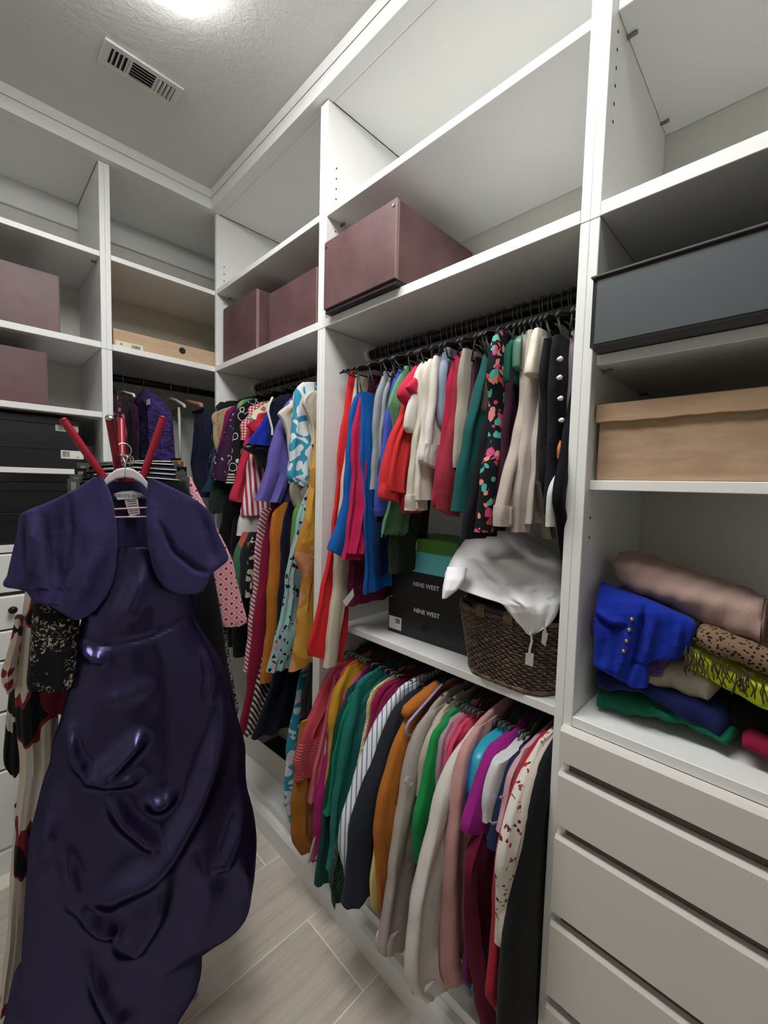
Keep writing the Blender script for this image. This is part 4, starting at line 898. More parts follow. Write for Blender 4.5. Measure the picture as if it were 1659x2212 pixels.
B('ivory top with thick black trim by the divider', '#c4bfb2', -.722, [(690, 843), (668, 848), (652, 868), (657, 885), (668, 915), (672, 960)], cat='top', name='sleeveless_blouse', hem=1.2, sleeve_w=.06, cuff_w=.05, short='hanger holding the ivory top with black trim')
L('taupe grey top hanging below the teal blob print blouse', '#8d8678', -.668, [(640, 1020), (626, 1050), (632, 1090), (648, 1105)], .09, cat='top', name='sleeveless_blouse', t=.014)
TIE = blobs('tie_dye_gold', '#c09139', '#a8742f', 5, .48, .8, .9, 3, '#bd8560', .56)
L('golden ochre tie dye dress nearest the tall divider', TIE, -.778, [(690, 850), (684, 880), (681, 930), (676, 985), (669, 1040), (662, 1090), (652, 1140), (636, 1198), (640, 1215), (650, 1250), (644, 1320), (635, 1400), (627, 1452)], .22, t=.016, amp=.005, lam=.06, slant=.2, N=46, short='hanger holding the golden ochre dress')
AQUA = floral('aqua_print', '#8fb3b2', ['#1f2426', '#8fb3b2', '#8fb3b2', '#b58f98', '#8fb3b2', '#1f2426', '#8fb3b2'], 55, .45)
L('aqua pleated dress with black and pink brush print', AQUA, -.70, [(668, 1050), (656, 1080), (646, 1110), (636, 1160), (623, 1215), (612, 1290), (603, 1340), (590, 1400), (575, 1452)], lambda u: .05 + .10 * u, t=.018, amp=.006, lam=.022, slant=-.1, short='hanger holding the aqua pleated dress')
L('leaf green trousers sliver left of the aqua dress', '#5b8a3c', -.675, [(645, 1080), (632, 1120), (628, 1165), (626, 1190)], .06, cat='trousers', name='trousers')
L('long black navy skirt behind the orange trousers', '#0f1324', -.615, [(625, 1080), (612, 1130), (608, 1250), (602, 1340), (588, 1460), (565, 1530), (543, 1594)], lambda u: .10 + .14 * u, cat='skirt', name='skirt', t=.02, amp=.008, slant=-.08)
L('long burnt orange trousers beside the crimson dress', '#b06a24', -.562, [(614, 1085), (590, 1108), (585, 1180), (578, 1300), (572, 1400), (560, 1476)], .075, cat='trousers', name='trousers', t=.016, amp=.002, slant=-.05)
ZEB = stripes('zebra', '#17171a', '#b3a49c', 22, (.6, .4, .3), .5)
L('zebra striped long scarf behind the crimson dress', ZEB, -.535, [(590, 1330), (575, 1385), (562, 1440), (550, 1500), (538, 1550), (528, 1590)], .06, cat='scarf', name='scarf', t=.016, amp=.006)
L('long crimson dress reaching low toward the floor', '#7e1434', -.505, [(592, 1088), (578, 1120), (568, 1180), (556, 1290), (545, 1370), (531, 1500), (519, 1558), (523, 1584)], lambda u: .10 - .03 * u, t=.018, amp=.003)
L('red and white candy striped long scarf', stripes('candy_stripe', '#cfc6c6', '#a23a52', 22, (.2, .9, .4), .5), -.455, [(566, 1098), (554, 1150), (547, 1220), (541, 1310), (533, 1390), (528, 1450)], .05, cat='scarf', name='scarf', t=.012, amp=.002)
L('green and coral leaf print dress end', blobs('green_coral', '#3f6b50', '#b0544a', 9, .5, .6, .85, 1, '#1d2226', .58), -.415, [(524, 1150), (512, 1180), (504, 1215), (509, 1250), (518, 1288)], .05, t=.012)
L('black floral dress with coral petals behind the white cuff', floral('coral_petals', '#22262b', ['#22262b', '#a84a44', '#22262b', '#b88a5a', '#22262b'], 22, .5), -.435, [(538, 1150), (522, 1190), (517, 1230), (520, 1270), (528, 1290)], .06, t=.012)
L('black and cream abstract print skirt by the candy stripes', blobs('abstract_bw', '#151517', '#a9a596', 20, .53, 1.8), -.448, [(548, 1150), (536, 1190), (531, 1240), (530, 1290)], .05, cat='skirt', name='skirt', t=.012)
L('long teal strap with white blob print reaching the bottom shelf', BLOB, -.688, [(655, 1440), (646, 1465), (640, 1500), (632, 1545), (622, 1600), (617, 1650), (615, 1720), (620, 1768), (626, 1778)], lambda u: .045 - .01 * u, cat='scarf', name='scarf', t=.008, amp=.002)
L('dark olive trousers behind the teal strap', '#35342c', -.735, [(672, 1425), (662, 1460), (654, 1500), (649, 1550)], .06, cat='trousers', name='trousers')
L('charcoal trousers beside the divider below the ochre dress', '#2a2724', -.775, [(680, 1430), (672, 1470), (667, 1520), (664, 1552)], .07, cat='trousers', name='trousers')
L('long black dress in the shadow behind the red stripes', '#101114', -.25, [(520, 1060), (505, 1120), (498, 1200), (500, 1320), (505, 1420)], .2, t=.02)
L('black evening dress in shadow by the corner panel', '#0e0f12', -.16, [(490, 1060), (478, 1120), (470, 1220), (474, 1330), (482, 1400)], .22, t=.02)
# ================================================================ blind corner rod
GA = 'garments on the back rod'
def A(label, c, X, prof, w=.3, cat='dress', name='dress', t=.016, amp=.006, short=None, hm=BVEL, **k):
    m = fabric(c) if isinstance(c, str) else c
    o, P = garment(name, label, cat, m, X, prof, w if callable(w) else (lambda u: w), t, amp, .07, right=False, group=GA, **k)
    if short: hanger(short, X, hm, False, .20, 1.905, .10, .19, group='hangers on the back rod')
    return o
A('dark blouse with small pink flowers beside the left divider', floral('pink_on_dark', '#241a1f', ['#b5566a', '#241a1f', '#241a1f', '#241a1f'], 40, .5), -.395, [(258, 848), (262, 870), (266, 930), (272, 1000), (280, 1060)], cat='blouse', name='blouse', short='wire hanger holding the pink flowered dark blouse')
A('dark maroon blouse left of the purple ruffled one', '#2b1428', -.335, [(282, 862), (296, 885), (296, 940), (292, 1020), (292, 1080)], cat='blouse', name='blouse', short='white hanger holding the dark maroon blouse', hm=WPLAS)
def ruffle():
    t = _base('purple_ruffle', .7); v = t.coord((1, 1, 1.6)); n = t.noise(v, 26, 3, .6, 1.2)
    t.col(t.ramp(n.outputs[0], [(0.35, '#1d1638'), (0.6, '#3b2c6c')])); t.bump(n.outputs[0], 1.0, .02); MATS['purple_ruffle'] = t.m; return t.m
rf = A('purple ruffled blouse with a white tag at the collar', ruffle(), -.252, [(322, 842), (338, 860), (354, 890), (358, 930), (362, 1000), (366, 1060)], w=lambda u: .10 + .2 * min(1, u * 5), cat='blouse', name='blouse', t=.035, amp=.008, short='wire hanger holding the purple ruffled blouse', hm=WPLAS)
p = at(320, 868, x=-.292)
box('tag', p.x - .001, p.x + .0005, p.y - .02, p.y + .02, p.z - .013, p.z + .010, plain('tag_white', '#c9c7c4', .7), rf, 0)
CLEAR = plain('clear_plastic', '#d4d6d4', .12, Alpha=1.0); CLEAR.node_tree.nodes['Principled BSDF'].inputs['Transmission Weight'].default_value = .35
hanger('clear plastic hanger holding a strappy top on the back rod', -.135, CLEAR, False, .20, 1.905, .115, .2, group='hangers on the back rod', thick=.008)
st = tag(mesh_obj('camisole', *plate([(.02, 1.50), (.015, 1.47), (.03, 1.40), (.04, 1.30)], .34, -.135, .014, .004, .06, 5, right=False), fabric('#14151a'), None, True, loc=(-.135, .18, 1.3)), 'black strappy top with long white straps on the clear hanger', 'top', GA)
for yy in (.075, .30):
    V, F = tube_vf([(-.135, yy, 1.795), (-.134, yy - .004, 1.65), (-.135, yy - .01, 1.50)], .006, 6); mesh_obj('strap', V, F, plain('strap_white', '#bcc0bd', .6), st, True, loc=wl(st))
hanger('curved wooden hanger at the right end of the back rod', -.055, WOODH, False, .20, 1.905, .10, .19, group='hangers on the back rod', thick=.011)
A('dark navy dress with a knotted waist at the right end', '#1a1f38', -.032, [(444, 882), (455, 900), (457, 950), (452, 1000), (455, 1030), (458, 1075)], w=lambda u: .16, t=.022, amp=.008)
# ================================================================ coat stand with the evening dress
def atN(px_, py_, D, n=None):
    d = ray(px_, py_); n = n or NRM; return Vector(CAM) + d * (D / d.dot(n))
def nref(px_, py_=1100):
    q = ray(px_, py_); return Vector((q.x, q.y, 0)).normalized()
def drape_vf(rows, D, thick, nf=5, amp=.006, seed=0, N=60, M=56, n=None, ridges=(), back=.7, power=.8, bottom=None, famp0=.2, fabs=None):
    """camera-facing hanging cloth: rows (py, left px, right px[, D]); elliptical section with vertical folds"""
    rnd = random.Random(seed); ph = [rnd.uniform(0, 6.28) for _ in range(4)]; n = n or NRM
    py0, py1 = rows[0][0], rows[-1][0]
    Ls = smooth_tab([(r[0], r[1]) for r in rows], N); Rs = smooth_tab([(r[0], r[2]) for r in rows], N)
    Dt = [(r[0], r[3]) for r in rows] if len(rows[0]) > 3 else None
    rings = []
    for i in range(N):
        py, l = Ls[i]; r = Rs[i][1]; u = i / (N - 1)
        D0 = interp(Dt, py) if Dt else D
        th = thick if isinstance(thick, (int, float)) else interp(thick, py)
        rg = []
        for k in range(M):
            a = 2 * math.pi * k / M; c, s = math.cos(a), math.sin(a)
            x = (l + r) / 2 - (r - l) / 2 * math.copysign(abs(c) ** .9, c)
            P = atN(x, py, D0, n)
            dep = math.copysign(abs(s) ** power, s) * th
            if s < 0: dep *= back
            fx = (x - l) / max(1, r - l) if not fabs else x / fabs
            f = amp * (famp0 + (1 - famp0) * u) * (math.sin(nf * math.pi * fx + ph[0] + 1.2 * math.sin(u * 3 + ph[1])) + .5 * math.sin(2.3 * nf * math.pi * fx + ph[2] + u * 4)) * abs(s) ** .5
            g = 0.0
            if s > 0:
                for pl, wd, am in ridges:
                    best = 1e9; ns = len(pl) - 1; fr = 0
                    for si, ((ax, ay), (bx, by)) in enumerate(zip(pl, pl[1:])):
                        dx, dy = bx - ax, by - ay; t = max(0, min(1, ((x - ax) * dx + (py - ay) * dy) / (dx * dx + dy * dy)))
                        q = (x - ax - dx * t) ** 2 + (py - ay - dy * t) ** 2
                        if q < best: best = q; fr = (si + t) / ns
                    w2 = wd * wd * 1.7
                    if best < 6 * w2: g += 1.2 * am * math.exp(-best / w2) * min(1, .25 + fr * 3.0, .10 + (1 - fr) * 3.0)
            rg.append(P - n * (dep + (f if s >= 0 else -f) + g))
        rings.append(rg)
    return loft(rings)
def drape(name, label, cat, mat, rows, D, thick, par=None, group=None, sharp=70, **k):
    V, F = drape_vf(rows, D, thick, **k)
    if par is not None: return mesh_obj(name, V, F, mat, par, True, loc=wl(par), sharp=sharp)
    z = min(v.z for v in V); c = sum((v for v in V), Vector()) / len(V)
    o = mesh_obj(name, V, F, mat, None, True, loc=(c.x, c.y, z), sharp=sharp); return tag(o, label, cat, group)
DS = 1.24
pc = atD(265, 1010, DS); SX, SY = pc.x, pc.y
REDM = plain('red_lacquer', '#8c1226', .3); CHROME = plain('chrome_cap', '#c9c5c0', .2, Metallic=1.0)
cs = thing('coat_stand', 'red lacquered coat stand with upturned arms behind the navy dress', 'coat stand', (SX, SY, 0))
zt = 1.46
tube('pole', [(SX, SY, 0.10), (SX, SY, zt + .02)], .02, REDM, cs, 16)
tube('neck_collar', [(SX, SY, zt - .06), (SX, SY, zt - .02), (SX, SY, zt + .01)], .027, REDM, cs, 16)
for tip, D in (((137, 908), DS), ((237, 903), DS - .14), ((262, 908), DS + .13), ((352, 903), DS)):
    T_ = atD(tip[0], tip[1], D); b = Vector((SX, SY, zt - .04)); out = Vector((T_.x - SX, T_.y - SY, 0)).normalized()
    pts = [b + out * .012, b + out * .03 + Vector((0, 0, .02)), b + out * .045 + Vector((0, 0, .05)), T_ * .55 + (b + out * .045 + Vector((0, 0, .05))) * .45, T_]
    a = tube('arm', pts, .0088, REDM, cs, 12)
    d = (pts[-1] - pts[-2]).normalized()
    V, F = tube_vf([T_ - d * .001, T_ + d * .003, T_ + d * .005], [.0091, .0085, .003], 12); mesh_obj('arm_cap', V, F, CHROME if D < DS - .1 else REDM, a, True)
for k in range(4):
    an = k * math.pi / 2 + 1.1; e = Vector((math.cos(an), math.sin(an), 0))
    tube('leg', [Vector((SX, SY, .14)), Vector((SX, SY, .11)) + e * .06, Vector((SX, SY, .05)) + e * .12, Vector((SX, SY, .012)) + e * .16], .012, REDM, cs, 10)
# ---- dress
def navy_satin():
    t = NT('navy_satin'); n = t.n; out = n['Material Output']; n.remove(t.b)
    d = t.node('ShaderNodeBsdfDiffuse'); d.inputs[0].default_value = srgb('#100c1f')
    g = t.node('ShaderNodeBsdfAnisotropic'); g.inputs['Color'].default_value = (.048, .044, .098, 1); g.inputs['Roughness'].default_value = .29
    a = t.node('ShaderNodeAddShader'); t.link(d.outputs[0], a.inputs[0]); t.link(g.outputs[0], a.inputs[1]); t.link(a.outputs[0], out.inputs[0])
    b = t.node('ShaderNodeBump'); b.inputs['Strength'].default_value = .12; b.inputs['Distance'].default_value = .004
    t.link(t.noise(t.coord((1, 1, .5)), 22, 3).outputs[0], b.inputs['Height']); t.link(b.outputs[0], d.inputs['Normal']); t.link(b.outputs[0], g.inputs['Normal'])
    return t.m
NAVY = navy_satin(); MATTE = fabric('#36315a', 'navy_crepe', .85, .06, .06)
rows = [(1180, 246, 322), (1230, 205, 398), (1300, 185, 424), (1330, 178, 421), (1370, 168, 443), (1420, 163, 477), (1463, 156, 490), (1505, 143, 500), (1560, 128, 516), (1602, 114, 527), (1645, 108, 528), (1687, 93, 530), (1746, 78, 545), (1801, 66, 551), (1864, 61, 546), (1906, 58, 541), (1945, 56, 533), (1965, 55, 515), (1985, 54, 478), (2012, 52, 440), (2075, 46, 432), (2113, 28, 413), (2172, 16, 352), (2230, 2, 290)]
R = [([(200, 1628), (250, 1600), (290, 1560), (315, 1535)], 12, .026), ([(200, 1632), (260, 1628), (310, 1618)], 9, .018), ([(195, 1625), (165, 1590), (150, 1530)], 12, .020), ([(235, 1655), (270, 1700), (310, 1730), (345, 1745)], 13, .026),
     ([(480, 1470), (465, 1550), (440, 1620), (410, 1680), (360, 1750), (300, 1800), (240, 1838), (200, 1850)], 16, .034), ([(515, 1690), (495, 1750), (470, 1790), (435, 1796)], 13, .028), ([(370, 1650), (340, 1670), (310, 1672)], 10, .018),
     ([(180, 1865), (220, 1895), (260, 1905)], 12, .022), ([(350, 1790), (325, 1870), (290, 1920), (245, 1938)], 15, .030), ([(200, 1960), (225, 2020), (250, 2060), (300, 2068)], 13, .022), ([(370, 2080), (340, 2140), (320, 2190)], 16, .022),
     ([(181, 1371), (240, 1378), (310, 1362), (370, 1340), (415, 1322)], 5, -.006), ([(170, 1385), (200, 1402), (240, 1405)], 9, .014), ([(255, 1330), (290, 1280), (318, 1215)], 16, .012), ([(440, 1380), (455, 1440), (440, 1500)], 12, .014), ([(505, 1800), (520, 1850), (515, 1900)], 14, .02), ([(230, 1480), (280, 1470), (330, 1440)], 12, .010),
     ([(120, 1700), (100, 1780), (95, 1860)], 16, .018), ([(420, 1760), (430, 1850), (400, 1950)], 18, .016), ([(150, 1760), (170, 1830), (160, 1880)], 14, .016)]
dr = drape('dress', 'long navy satin evening dress with ruched skirt on the coat stand', 'dress', NAVY, rows, 1.13, [(1180, .02), (1300, .05), (1370, .06), (1600, .10), (1800, .13), (2100, .14), (2230, .14)], N=220, M=260, nf=4, amp=.004, ridges=R, seed=3, back=.35)
# bolero jacket over the dress
DB = 1.085
lp = [(1030, 204, 222), (1060, 156, 236), (1085, 104, 244), (1108, 50, 248), (1150, 38, 252), (1200, 26, 252), (1240, 17, 248), (1266, 11, 241), (1274, 52, 236), (1288, 66, 230), (1300, 76, 221), (1304, 100, 218), (1318, 126, 205), (1329, 146, 190), (1335, 156, 178)]
rp = [(1034, 319, 330), (1060, 318, 386), (1085, 317, 430), (1110, 317, 455), (1150, 318, 470), (1185, 321, 486), (1206, 325, 492), (1222, 329, 478), (1240, 336, 456), (1260, 348, 447), (1271, 358, 442), (1278, 372, 434), (1281, 382, 424)]
V1 = drape_vf(lp, DB, .012, N=110, M=200, nf=6, amp=.0022, power=.22, fabs=240, seed=4, ridges=[([(75, 1110), (70, 1200), (60, 1265)], 9, .012), ([(130, 1085), (120, 1200), (130, 1290)], 12, -.012), ([(240, 1060), (225, 1180), (190, 1260), (160, 1320)], 14, .008), ([(100, 1120), (104, 1290)], 6, -.010), ([(52, 1120), (58, 1265)], 5, -.008), ([(150, 1075), (158, 1150), (150, 1230), (120, 1310)], 5, -.010), ([(84, 1125), (88, 1285)], 6, .008), ([(185, 1090), (200, 1200), (170, 1280)], 16, .006)], back=.5)
V2 = drape_vf(rp, DB, .012, N=110, M=180, nf=5, amp=.0018, power=.22, fabs=180, seed=8, ridges=[([(345, 1130), (375, 1190), (420, 1225), (450, 1238)], 5, -.012), ([(330, 1100), (335, 1180), (350, 1250)], 10, .008), ([(430, 1100), (455, 1180), (460, 1220)], 10, -.010)], back=.5)
bo = mesh_obj('bolero_jacket', *V1, MATTE, None, True, loc=(atD(150, 1200, DB)), sharp=70); tag(bo, 'short navy bolero jacket worn open over the navy satin dress', 'jacket')
mesh_obj('front_panel', *V2, MATTE, bo, True, loc=wl(bo), sharp=70)
drape('back_panel', None, None, MATTE, [(1046, 228, 320), (1090, 240, 320), (1140, 246, 322), (1200, 246, 324)], 1.165, .012, par=bo, N=24, M=30, nf=2, amp=.002)
drape('collar', None, None, MATTE, [(1040, 222, 322), (1052, 224, 322), (1066, 232, 320), (1078, 236, 318)], 1.15, .010, par=bo, N=14, M=30, nf=2, amp=.001)
# sewn label and care tag
LBL = plain('satin_label', '#cfcbc8', .5)
def flat(par, name, pts, D, mat, n=None, th=.0008):
    V = [atN(a, b, D, n) for a, b in pts]; nn = (n or NRM); W = [v - nn * th for v in V]; k = len(V)
    F = [tuple(range(k)), tuple(range(2 * k - 1, k - 1, -1))] + [(i, (i + 1) % k, k + (i + 1) % k, k + i) for i in range(k)]
    return mesh_obj(name, V + W, F, mat, par, loc=wl(par))
lab = flat(bo, 'brand_label', [(247, 1066), (262, 1062), (285, 1060), (305, 1065), (312, 1071), (290, 1077), (254, 1080)], 1.132, LBL)
flat(bo, 'care_tag', [(268, 1078), (297, 1075), (303, 1110), (280, 1116)], 1.134, LBL)
for i in range(6):
    y = 1083 + i * 5; flat(bo, 'tag_print', [(274 + i, y), (294 + i, y - 2), (294 + i, y - 1), (274 + i, y + 1)], 1.1332, INK)
ang = math.atan2(TAN.y, TAN.x)
t_ = text(bo, 'lettering', "DAVID'S BRIDAL", .0088, atD(281, 1071, 1.1305) - wl(bo), (math.pi / 2, .05, ang), plain('label_grey_ink', '#8f8b90', .7))
# wide silvery hanger with the dress
WH = plain('white_hanger_wide', '#c6c2c6', .3)
dh = thing('clothes_hanger', 'wide pale wooden hanger carrying the navy bolero and dress', 'hanger', atD(270, 1050, 1.14))
for s in (-1, 1):
    prof = [(0, 0, .0), (18, 3, .003), (36, 16, .008), (50, 34, .012), (62, 52, .016)]
    rings = []
    for dx, dy, b in prof:
        a = atD(270 + s * dx, 1010 + dy, 1.125 - b); c = atD(270 + s * dx, 1030 + dy * .8 + 2, 1.125 - b)
        rings.append([a - NRM * .006, c - NRM * .006, c + NRM * .012, a + NRM * .012])
    V, F = loft(rings); o = mesh_obj('arm', V, F, WH, dh, False); md = o.modifiers.new('b', 'BEVEL'); md.width = .003; md.segments = 2
hk = [atD(270, 1016, 1.128), atD(271, 1000, 1.128), atD(266, 990, 1.135), atD(258, 984, 1.16), atD(250, 986, 1.20), atD(247, 992, 1.22)]
tube('hook', hk, .0022, METAL, dh, 8)
for y0, y1 in ((1101, 1096), (1118, 1116)):
    tube('bar', [atD(225, y0, 1.118), atD(330, y1, 1.118)], .0022, plain('bar_pink_reflection', '#b98a92', .25), dh, 8)  # white trouser bar; its pink reflection is put into the base colour
# wire hooks crowding the neck of the stand
for i, (cx, cy, rr, dd) in enumerate(((262, 992, 13, 1.2), (268, 997, 15, 1.19), (275, 996, 14, 1.205), (266, 974, 18, 1.26), (256, 1000, 12, 1.215))):
    pts = [atD(cx + rr * math.cos(a), cy - rr * .9 * math.sin(a), dd + .03 * math.sin(a)) for a in [math.radians(q) for q in range(-40, 221, 20)]]
    pts.append(atD(cx - rr * .2, cy + 26, dd))
    hw = thing('clothes_hanger', ['skirt clip hanger with silver clips nearest the navy dress', 'skirt clip hanger second from the navy dress', 'skirt clip hanger in the middle of the coat stand bundle', 'skirt clip hanger farthest behind the coat stand neck', 'skirt clip hanger with clear clips at the coat stand'][i], 'hanger', atD(265, 1020, dd), 'skirt hangers on the coat stand')
    tube('hook', pts, .0018, METAL, hw, 6)
    bars = [((165, 1035), (300, 1022), (390, 1028)), ((175, 1022), (290, 1012), (392, 1018)), ((180, 1010), (290, 1002), (385, 1006)), ((190, 1004), (300, 998), (380, 999)), ((160, 1045), (280, 1030), (398, 1040))][i]
    db = [1.25, 1.27, 1.30, 1.33, 1.24][i]
    tube('bar', [atD(a, b, db) for a, b in bars], .0055, BGLOSS, hw, 8)
    tube('stem', [pts[-1], atD(bars[1][0] - 22, bars[1][1], db)], .004, BGLOSS, hw, 8)
    for e in (bars[0], bars[2]):
        q = atD(e[0], e[1], db); M_ = Matrix.Rotation(ang, 4, 'Z')
        def ob(name, hx, hy, z0, z1, mat, par):
            V = [M_ @ Vector(v) + q for v in bverts(-hx, hx, -hy, hy, z0, z1)]; return mesh_obj(name, V, BF, mat, par)
        c = ob('clip', .012, .010, -.034, .012, BGLOSS if i % 2 else plain('clip_grey', '#4a4c4e', .3), hw)
        V = [M_ @ Vector(v) + q for v in bverts(-.005, .005, -.0125, -.0095, -.022, .004)]; mesh_obj('clip_spring', V, BF, CHROME, c)
# garments on the stand beside the dress
LATT = lattice('pink_lattice', '#e0b3b8', '#cf8f98', '#a01f40', 15)
drape('skirt', 'pink lattice print skirt clipped to the right of the coat stand', 'skirt', LATT, [(1030, 380, 412), (1080, 395, 437), (1140, 425, 468), (1205, 446, 500), (1260, 456, 513), (1310, 468, 526), (1346, 476, 534), (1352, 480, 520)], 1.26, .012, N=40, M=30, nf=2, amp=.002, group='skirts on the coat stand')
drape('skirt', 'long black skirt hanging between the navy dress and the pink skirt', 'skirt', fabric('#15171b'), [(1040, 330, 400), (1150, 360, 445), (1240, 375, 462), (1330, 390, 478), (1420, 400, 490), (1500, 410, 505), (1560, 420, 512)], 1.225, .02, N=40, M=30, nf=3, amp=.004, group='skirts on the coat stand')
drape('skirt', 'black and white tweed skirt edge right of the navy dress', 'skirt', dots('tweed', '#2a2628', '#a79b97', 160, .5, 1.0), [(1060, 400, 425), (1340, 470, 488), (1420, 478, 496), (1480, 486, 506), (1525, 498, 516), (1542, 506, 512)], 1.29, .012, N=40, M=20, nf=2, amp=.002, group='skirts on the coat stand')
drape('blouse', 'orange print blouse rolled at the right clips of the coat stand', 'blouse', floral('orange_roll', '#b9793a', ['#d9b26a', '#8a4a2c'], 40, .4), [(995, 372, 398), (1012, 372, 402), (1040, 378, 408), (1080, 396, 428), (1100, 410, 432)], 1.31, .02, N=20, M=20, nf=2, amp=.002, group='skirts on the coat stand')
drape('lace_skirt', 'black and ivory lace skirt left of the navy dress', 'skirt', lace('black_ivory_lace', '#16151a', '#b0a890'), [(1240, 96, 170), (1290, 74, 172), (1350, 68, 172), (1420, 62, 170), (1470, 58, 164), (1482, 60, 160)], 1.12, .03, N=40, M=40, nf=4, amp=.004, group='skirts on the coat stand')
PRN = blobs('red_black_cream', '#c9c1b4', '#7f2832', 8, .57, 1.2, .85, 0, '#17161a', .61, (1, 1, .6))
drape('dress', 'long cream dress with red and black abstract print at the left', 'dress', PRN, [(1180, 70, 120), (1290, 54, 112), (1380, 42, 118), (1480, 34, 122), (1560, 36, 126), (1640, 44, 124), (1700, 40, 112), (1800, 30, 96), (1900, 22, 92), (2000, 18, 86), (2080, 8, 76), (2150, 2, 60)], 1.23, .045, N=70, M=50, nf=4, amp=.012, seed=5)
drape('dress', 'black dress with white leaf print at the far left of the stand', 'dress', blobs('black_white_leaf', '#17171b', '#c2bcb2', 14, .58, 1.2), [(1400, 28, 50), (1500, 20, 52), (1580, 12, 58), (1640, 10, 52), (1662, 26, 46)], 1.27, .03, N=40, M=30, nf=3, amp=.006, seed=9)
drape('scarf', 'rose print scarf with a knotted end at the far left', 'scarf', floral('rose_print', '#c9b9ac', ['#b0405a', '#7a2433', '#c9b9ac', '#26191c'], 34, .5), [(1330, 34, 52), (1380, 24, 48), (1430, 10, 40), (1452, 4, 38), (1475, 6, 36), (1490, 14, 28)], 1.20, .02, N=40, M=30, nf=3, amp=.005, seed=11)
drape('skirt', 'dark red skirt showing under the lace skirt', 'skirt', fabric('#5c1622'), [(1440, 80, 180), (1500, 84, 170), (1530, 95, 160), (1536, 110, 150)], 1.20, .02, N=24, M=30, nf=3, amp=.004, group='skirts on the coat stand')
# ================================================================ white cloth in the basket
NB = nref(1090, 1240); NB = Vector((NB.x, NB.y, 0)).normalized()
pr0 = at(1090, 1300, x=.075); DBK = (pr0 - Vector(CAM)).dot(NB)
WSAT = satin('white_cotton_sateen', '#efeff0', .55)
main = [(1141, 1078, 1108, DBK + .17), (1150, 1032, 1134, DBK + .15), (1165, 1006, 1152, DBK + .13), (1182, 992, 1176, DBK + .11), (1198, 981, 1203, DBK + .09), (1220, 970, 1213, DBK + .08), (1245, 962, 1214, DBK + .07), (1266, 985, 1214, DBK + .03), (1285, 1032, 1213, DBK - .005), (1300, 1078, 1210, DBK - .028), (1320, 1098, 1205, DBK - .034), (1340, 1114, 1194, DBK - .034), (1355, 1128, 1178, DBK - .034), (1368, 1138, 1150, DBK - .034)]
RW = [([(1075, 1150), (1120, 1190), (1165, 1215), (1213, 1228)], 7, -.016), ([(1040, 1160), (1050, 1200), (1100, 1250), (1135, 1300)], 10, .016), ([(985, 1210), (1000, 1250)], 8, .016), ([(1010, 1190), (1060, 1240), (1090, 1280)], 8, -.016), ([(1120, 1270), (1140, 1330)], 9, .012), ([(1150, 1260), (1165, 1310)], 7, -.014), ([(1210, 1245), (1150, 1255), (1110, 1240)], 8, .014), ([(1130, 1165), (1160, 1200)], 8, .014), ([(1170, 1280), (1200, 1270)], 7, .014)]
A1 = drape_vf(main, DBK, [(1141, .03), (1200, .07), (1250, .06), (1300, .03), (1368, .012)], N=90, M=100, n=NB, nf=4, amp=.004, seed=21, ridges=RW, back=.5)
A2 = drape_vf([(1225, 966, 1010, DBK + .0), (1250, 960, 1004, DBK - .02), (1272, 956, 990, DBK - .03), (1290, 955, 968, DBK - .03)], DBK, .016, N=30, M=30, n=NB, nf=2, amp=.002, seed=22)
V, F = join_vf([A1, A2])
wc = mesh_obj('cloth_bag', V, F, WSAT, None, True, loc=(BC[0], BC[1], bz + .19), sharp=80); tag(wc, 'crumpled white drawstring bag spilling out of the wicker basket', 'cloth bag')
STR = plain('white_cord', '#c4c4c6', .7)
for pts, tagp in ((((1147, 1366), (1149, 1385), (1145, 1400), (1144, 1412)), ((1136, 1410), (1153, 1412), (1151, 1440), (1134, 1434))), (((1170, 1332), (1175, 1345), (1178, 1365)), ((1172, 1362), (1184, 1368), (1178, 1396), (1169, 1388)))):
    s_ = tube('drawstring', [atN(a, b, DBK - .046, NB) for a, b in pts], .0028, STR, wc, 8)
    flat(s_, 'cord_tag', tagp, DBK - .046, plain('tag_paper', '#b9b9bb', .7), NB, .0015)
# ================================================================ folded clothes on the right unit
def slab(name, label, cat, mat, xf, cols, xb=.36, N=40, M=28, seed=0, amp=.002, group='folded clothes on the right shelf', power=.6):
    rnd = random.Random(seed); p1, p2 = rnd.uniform(0, 6), rnd.uniform(0, 6)
    P = []
    for c in cols:
        a = at(c[0], c[1], x=xf); b = at(c[0], c[2], x=xf); P.append((-(a.y + b.y) / 2, a.z, b.z))
    T_ = smooth_tab([(p[0], p[1]) for p in P], N); B_ = smooth_tab([(p[0], p[2]) for p in P], N); rings = []
    for i in range(N):
        s, zt_ = T_[i]; zb_ = min(B_[i][1], zt_ - .003); e = min(1, min(i, N - 1 - i) / 3 * .45 + .55); rg = []
        for k in range(M):
            a = 2 * math.pi * k / M + math.pi; c, q = math.cos(a), math.sin(a)
            x = (xf + xb) / 2 + (xb - xf) / 2 * math.copysign(abs(c) ** .5, c) * e
            z = (zt_ + zb_) / 2 + (zt_ - zb_) / 2 * math.copysign(abs(q) ** power, q) * e
            w_ = amp * (math.sin(s * 60 + p1 + x * 20) + .6 * math.sin(s * 150 + p2 + z * 90))
            rg.append((x + w_, min(-1.7015, -s), max(1.0056, z + w_ * .5)))
        rings.append(rg)
    V, F = loft(rings); ym = -P[len(P) // 2][0]
    o = mesh_obj(name, V, F, mat, None, True, loc=(.2, ym, min(v[2] for v in V)), sharp=80); return tag(o, label, cat, group)
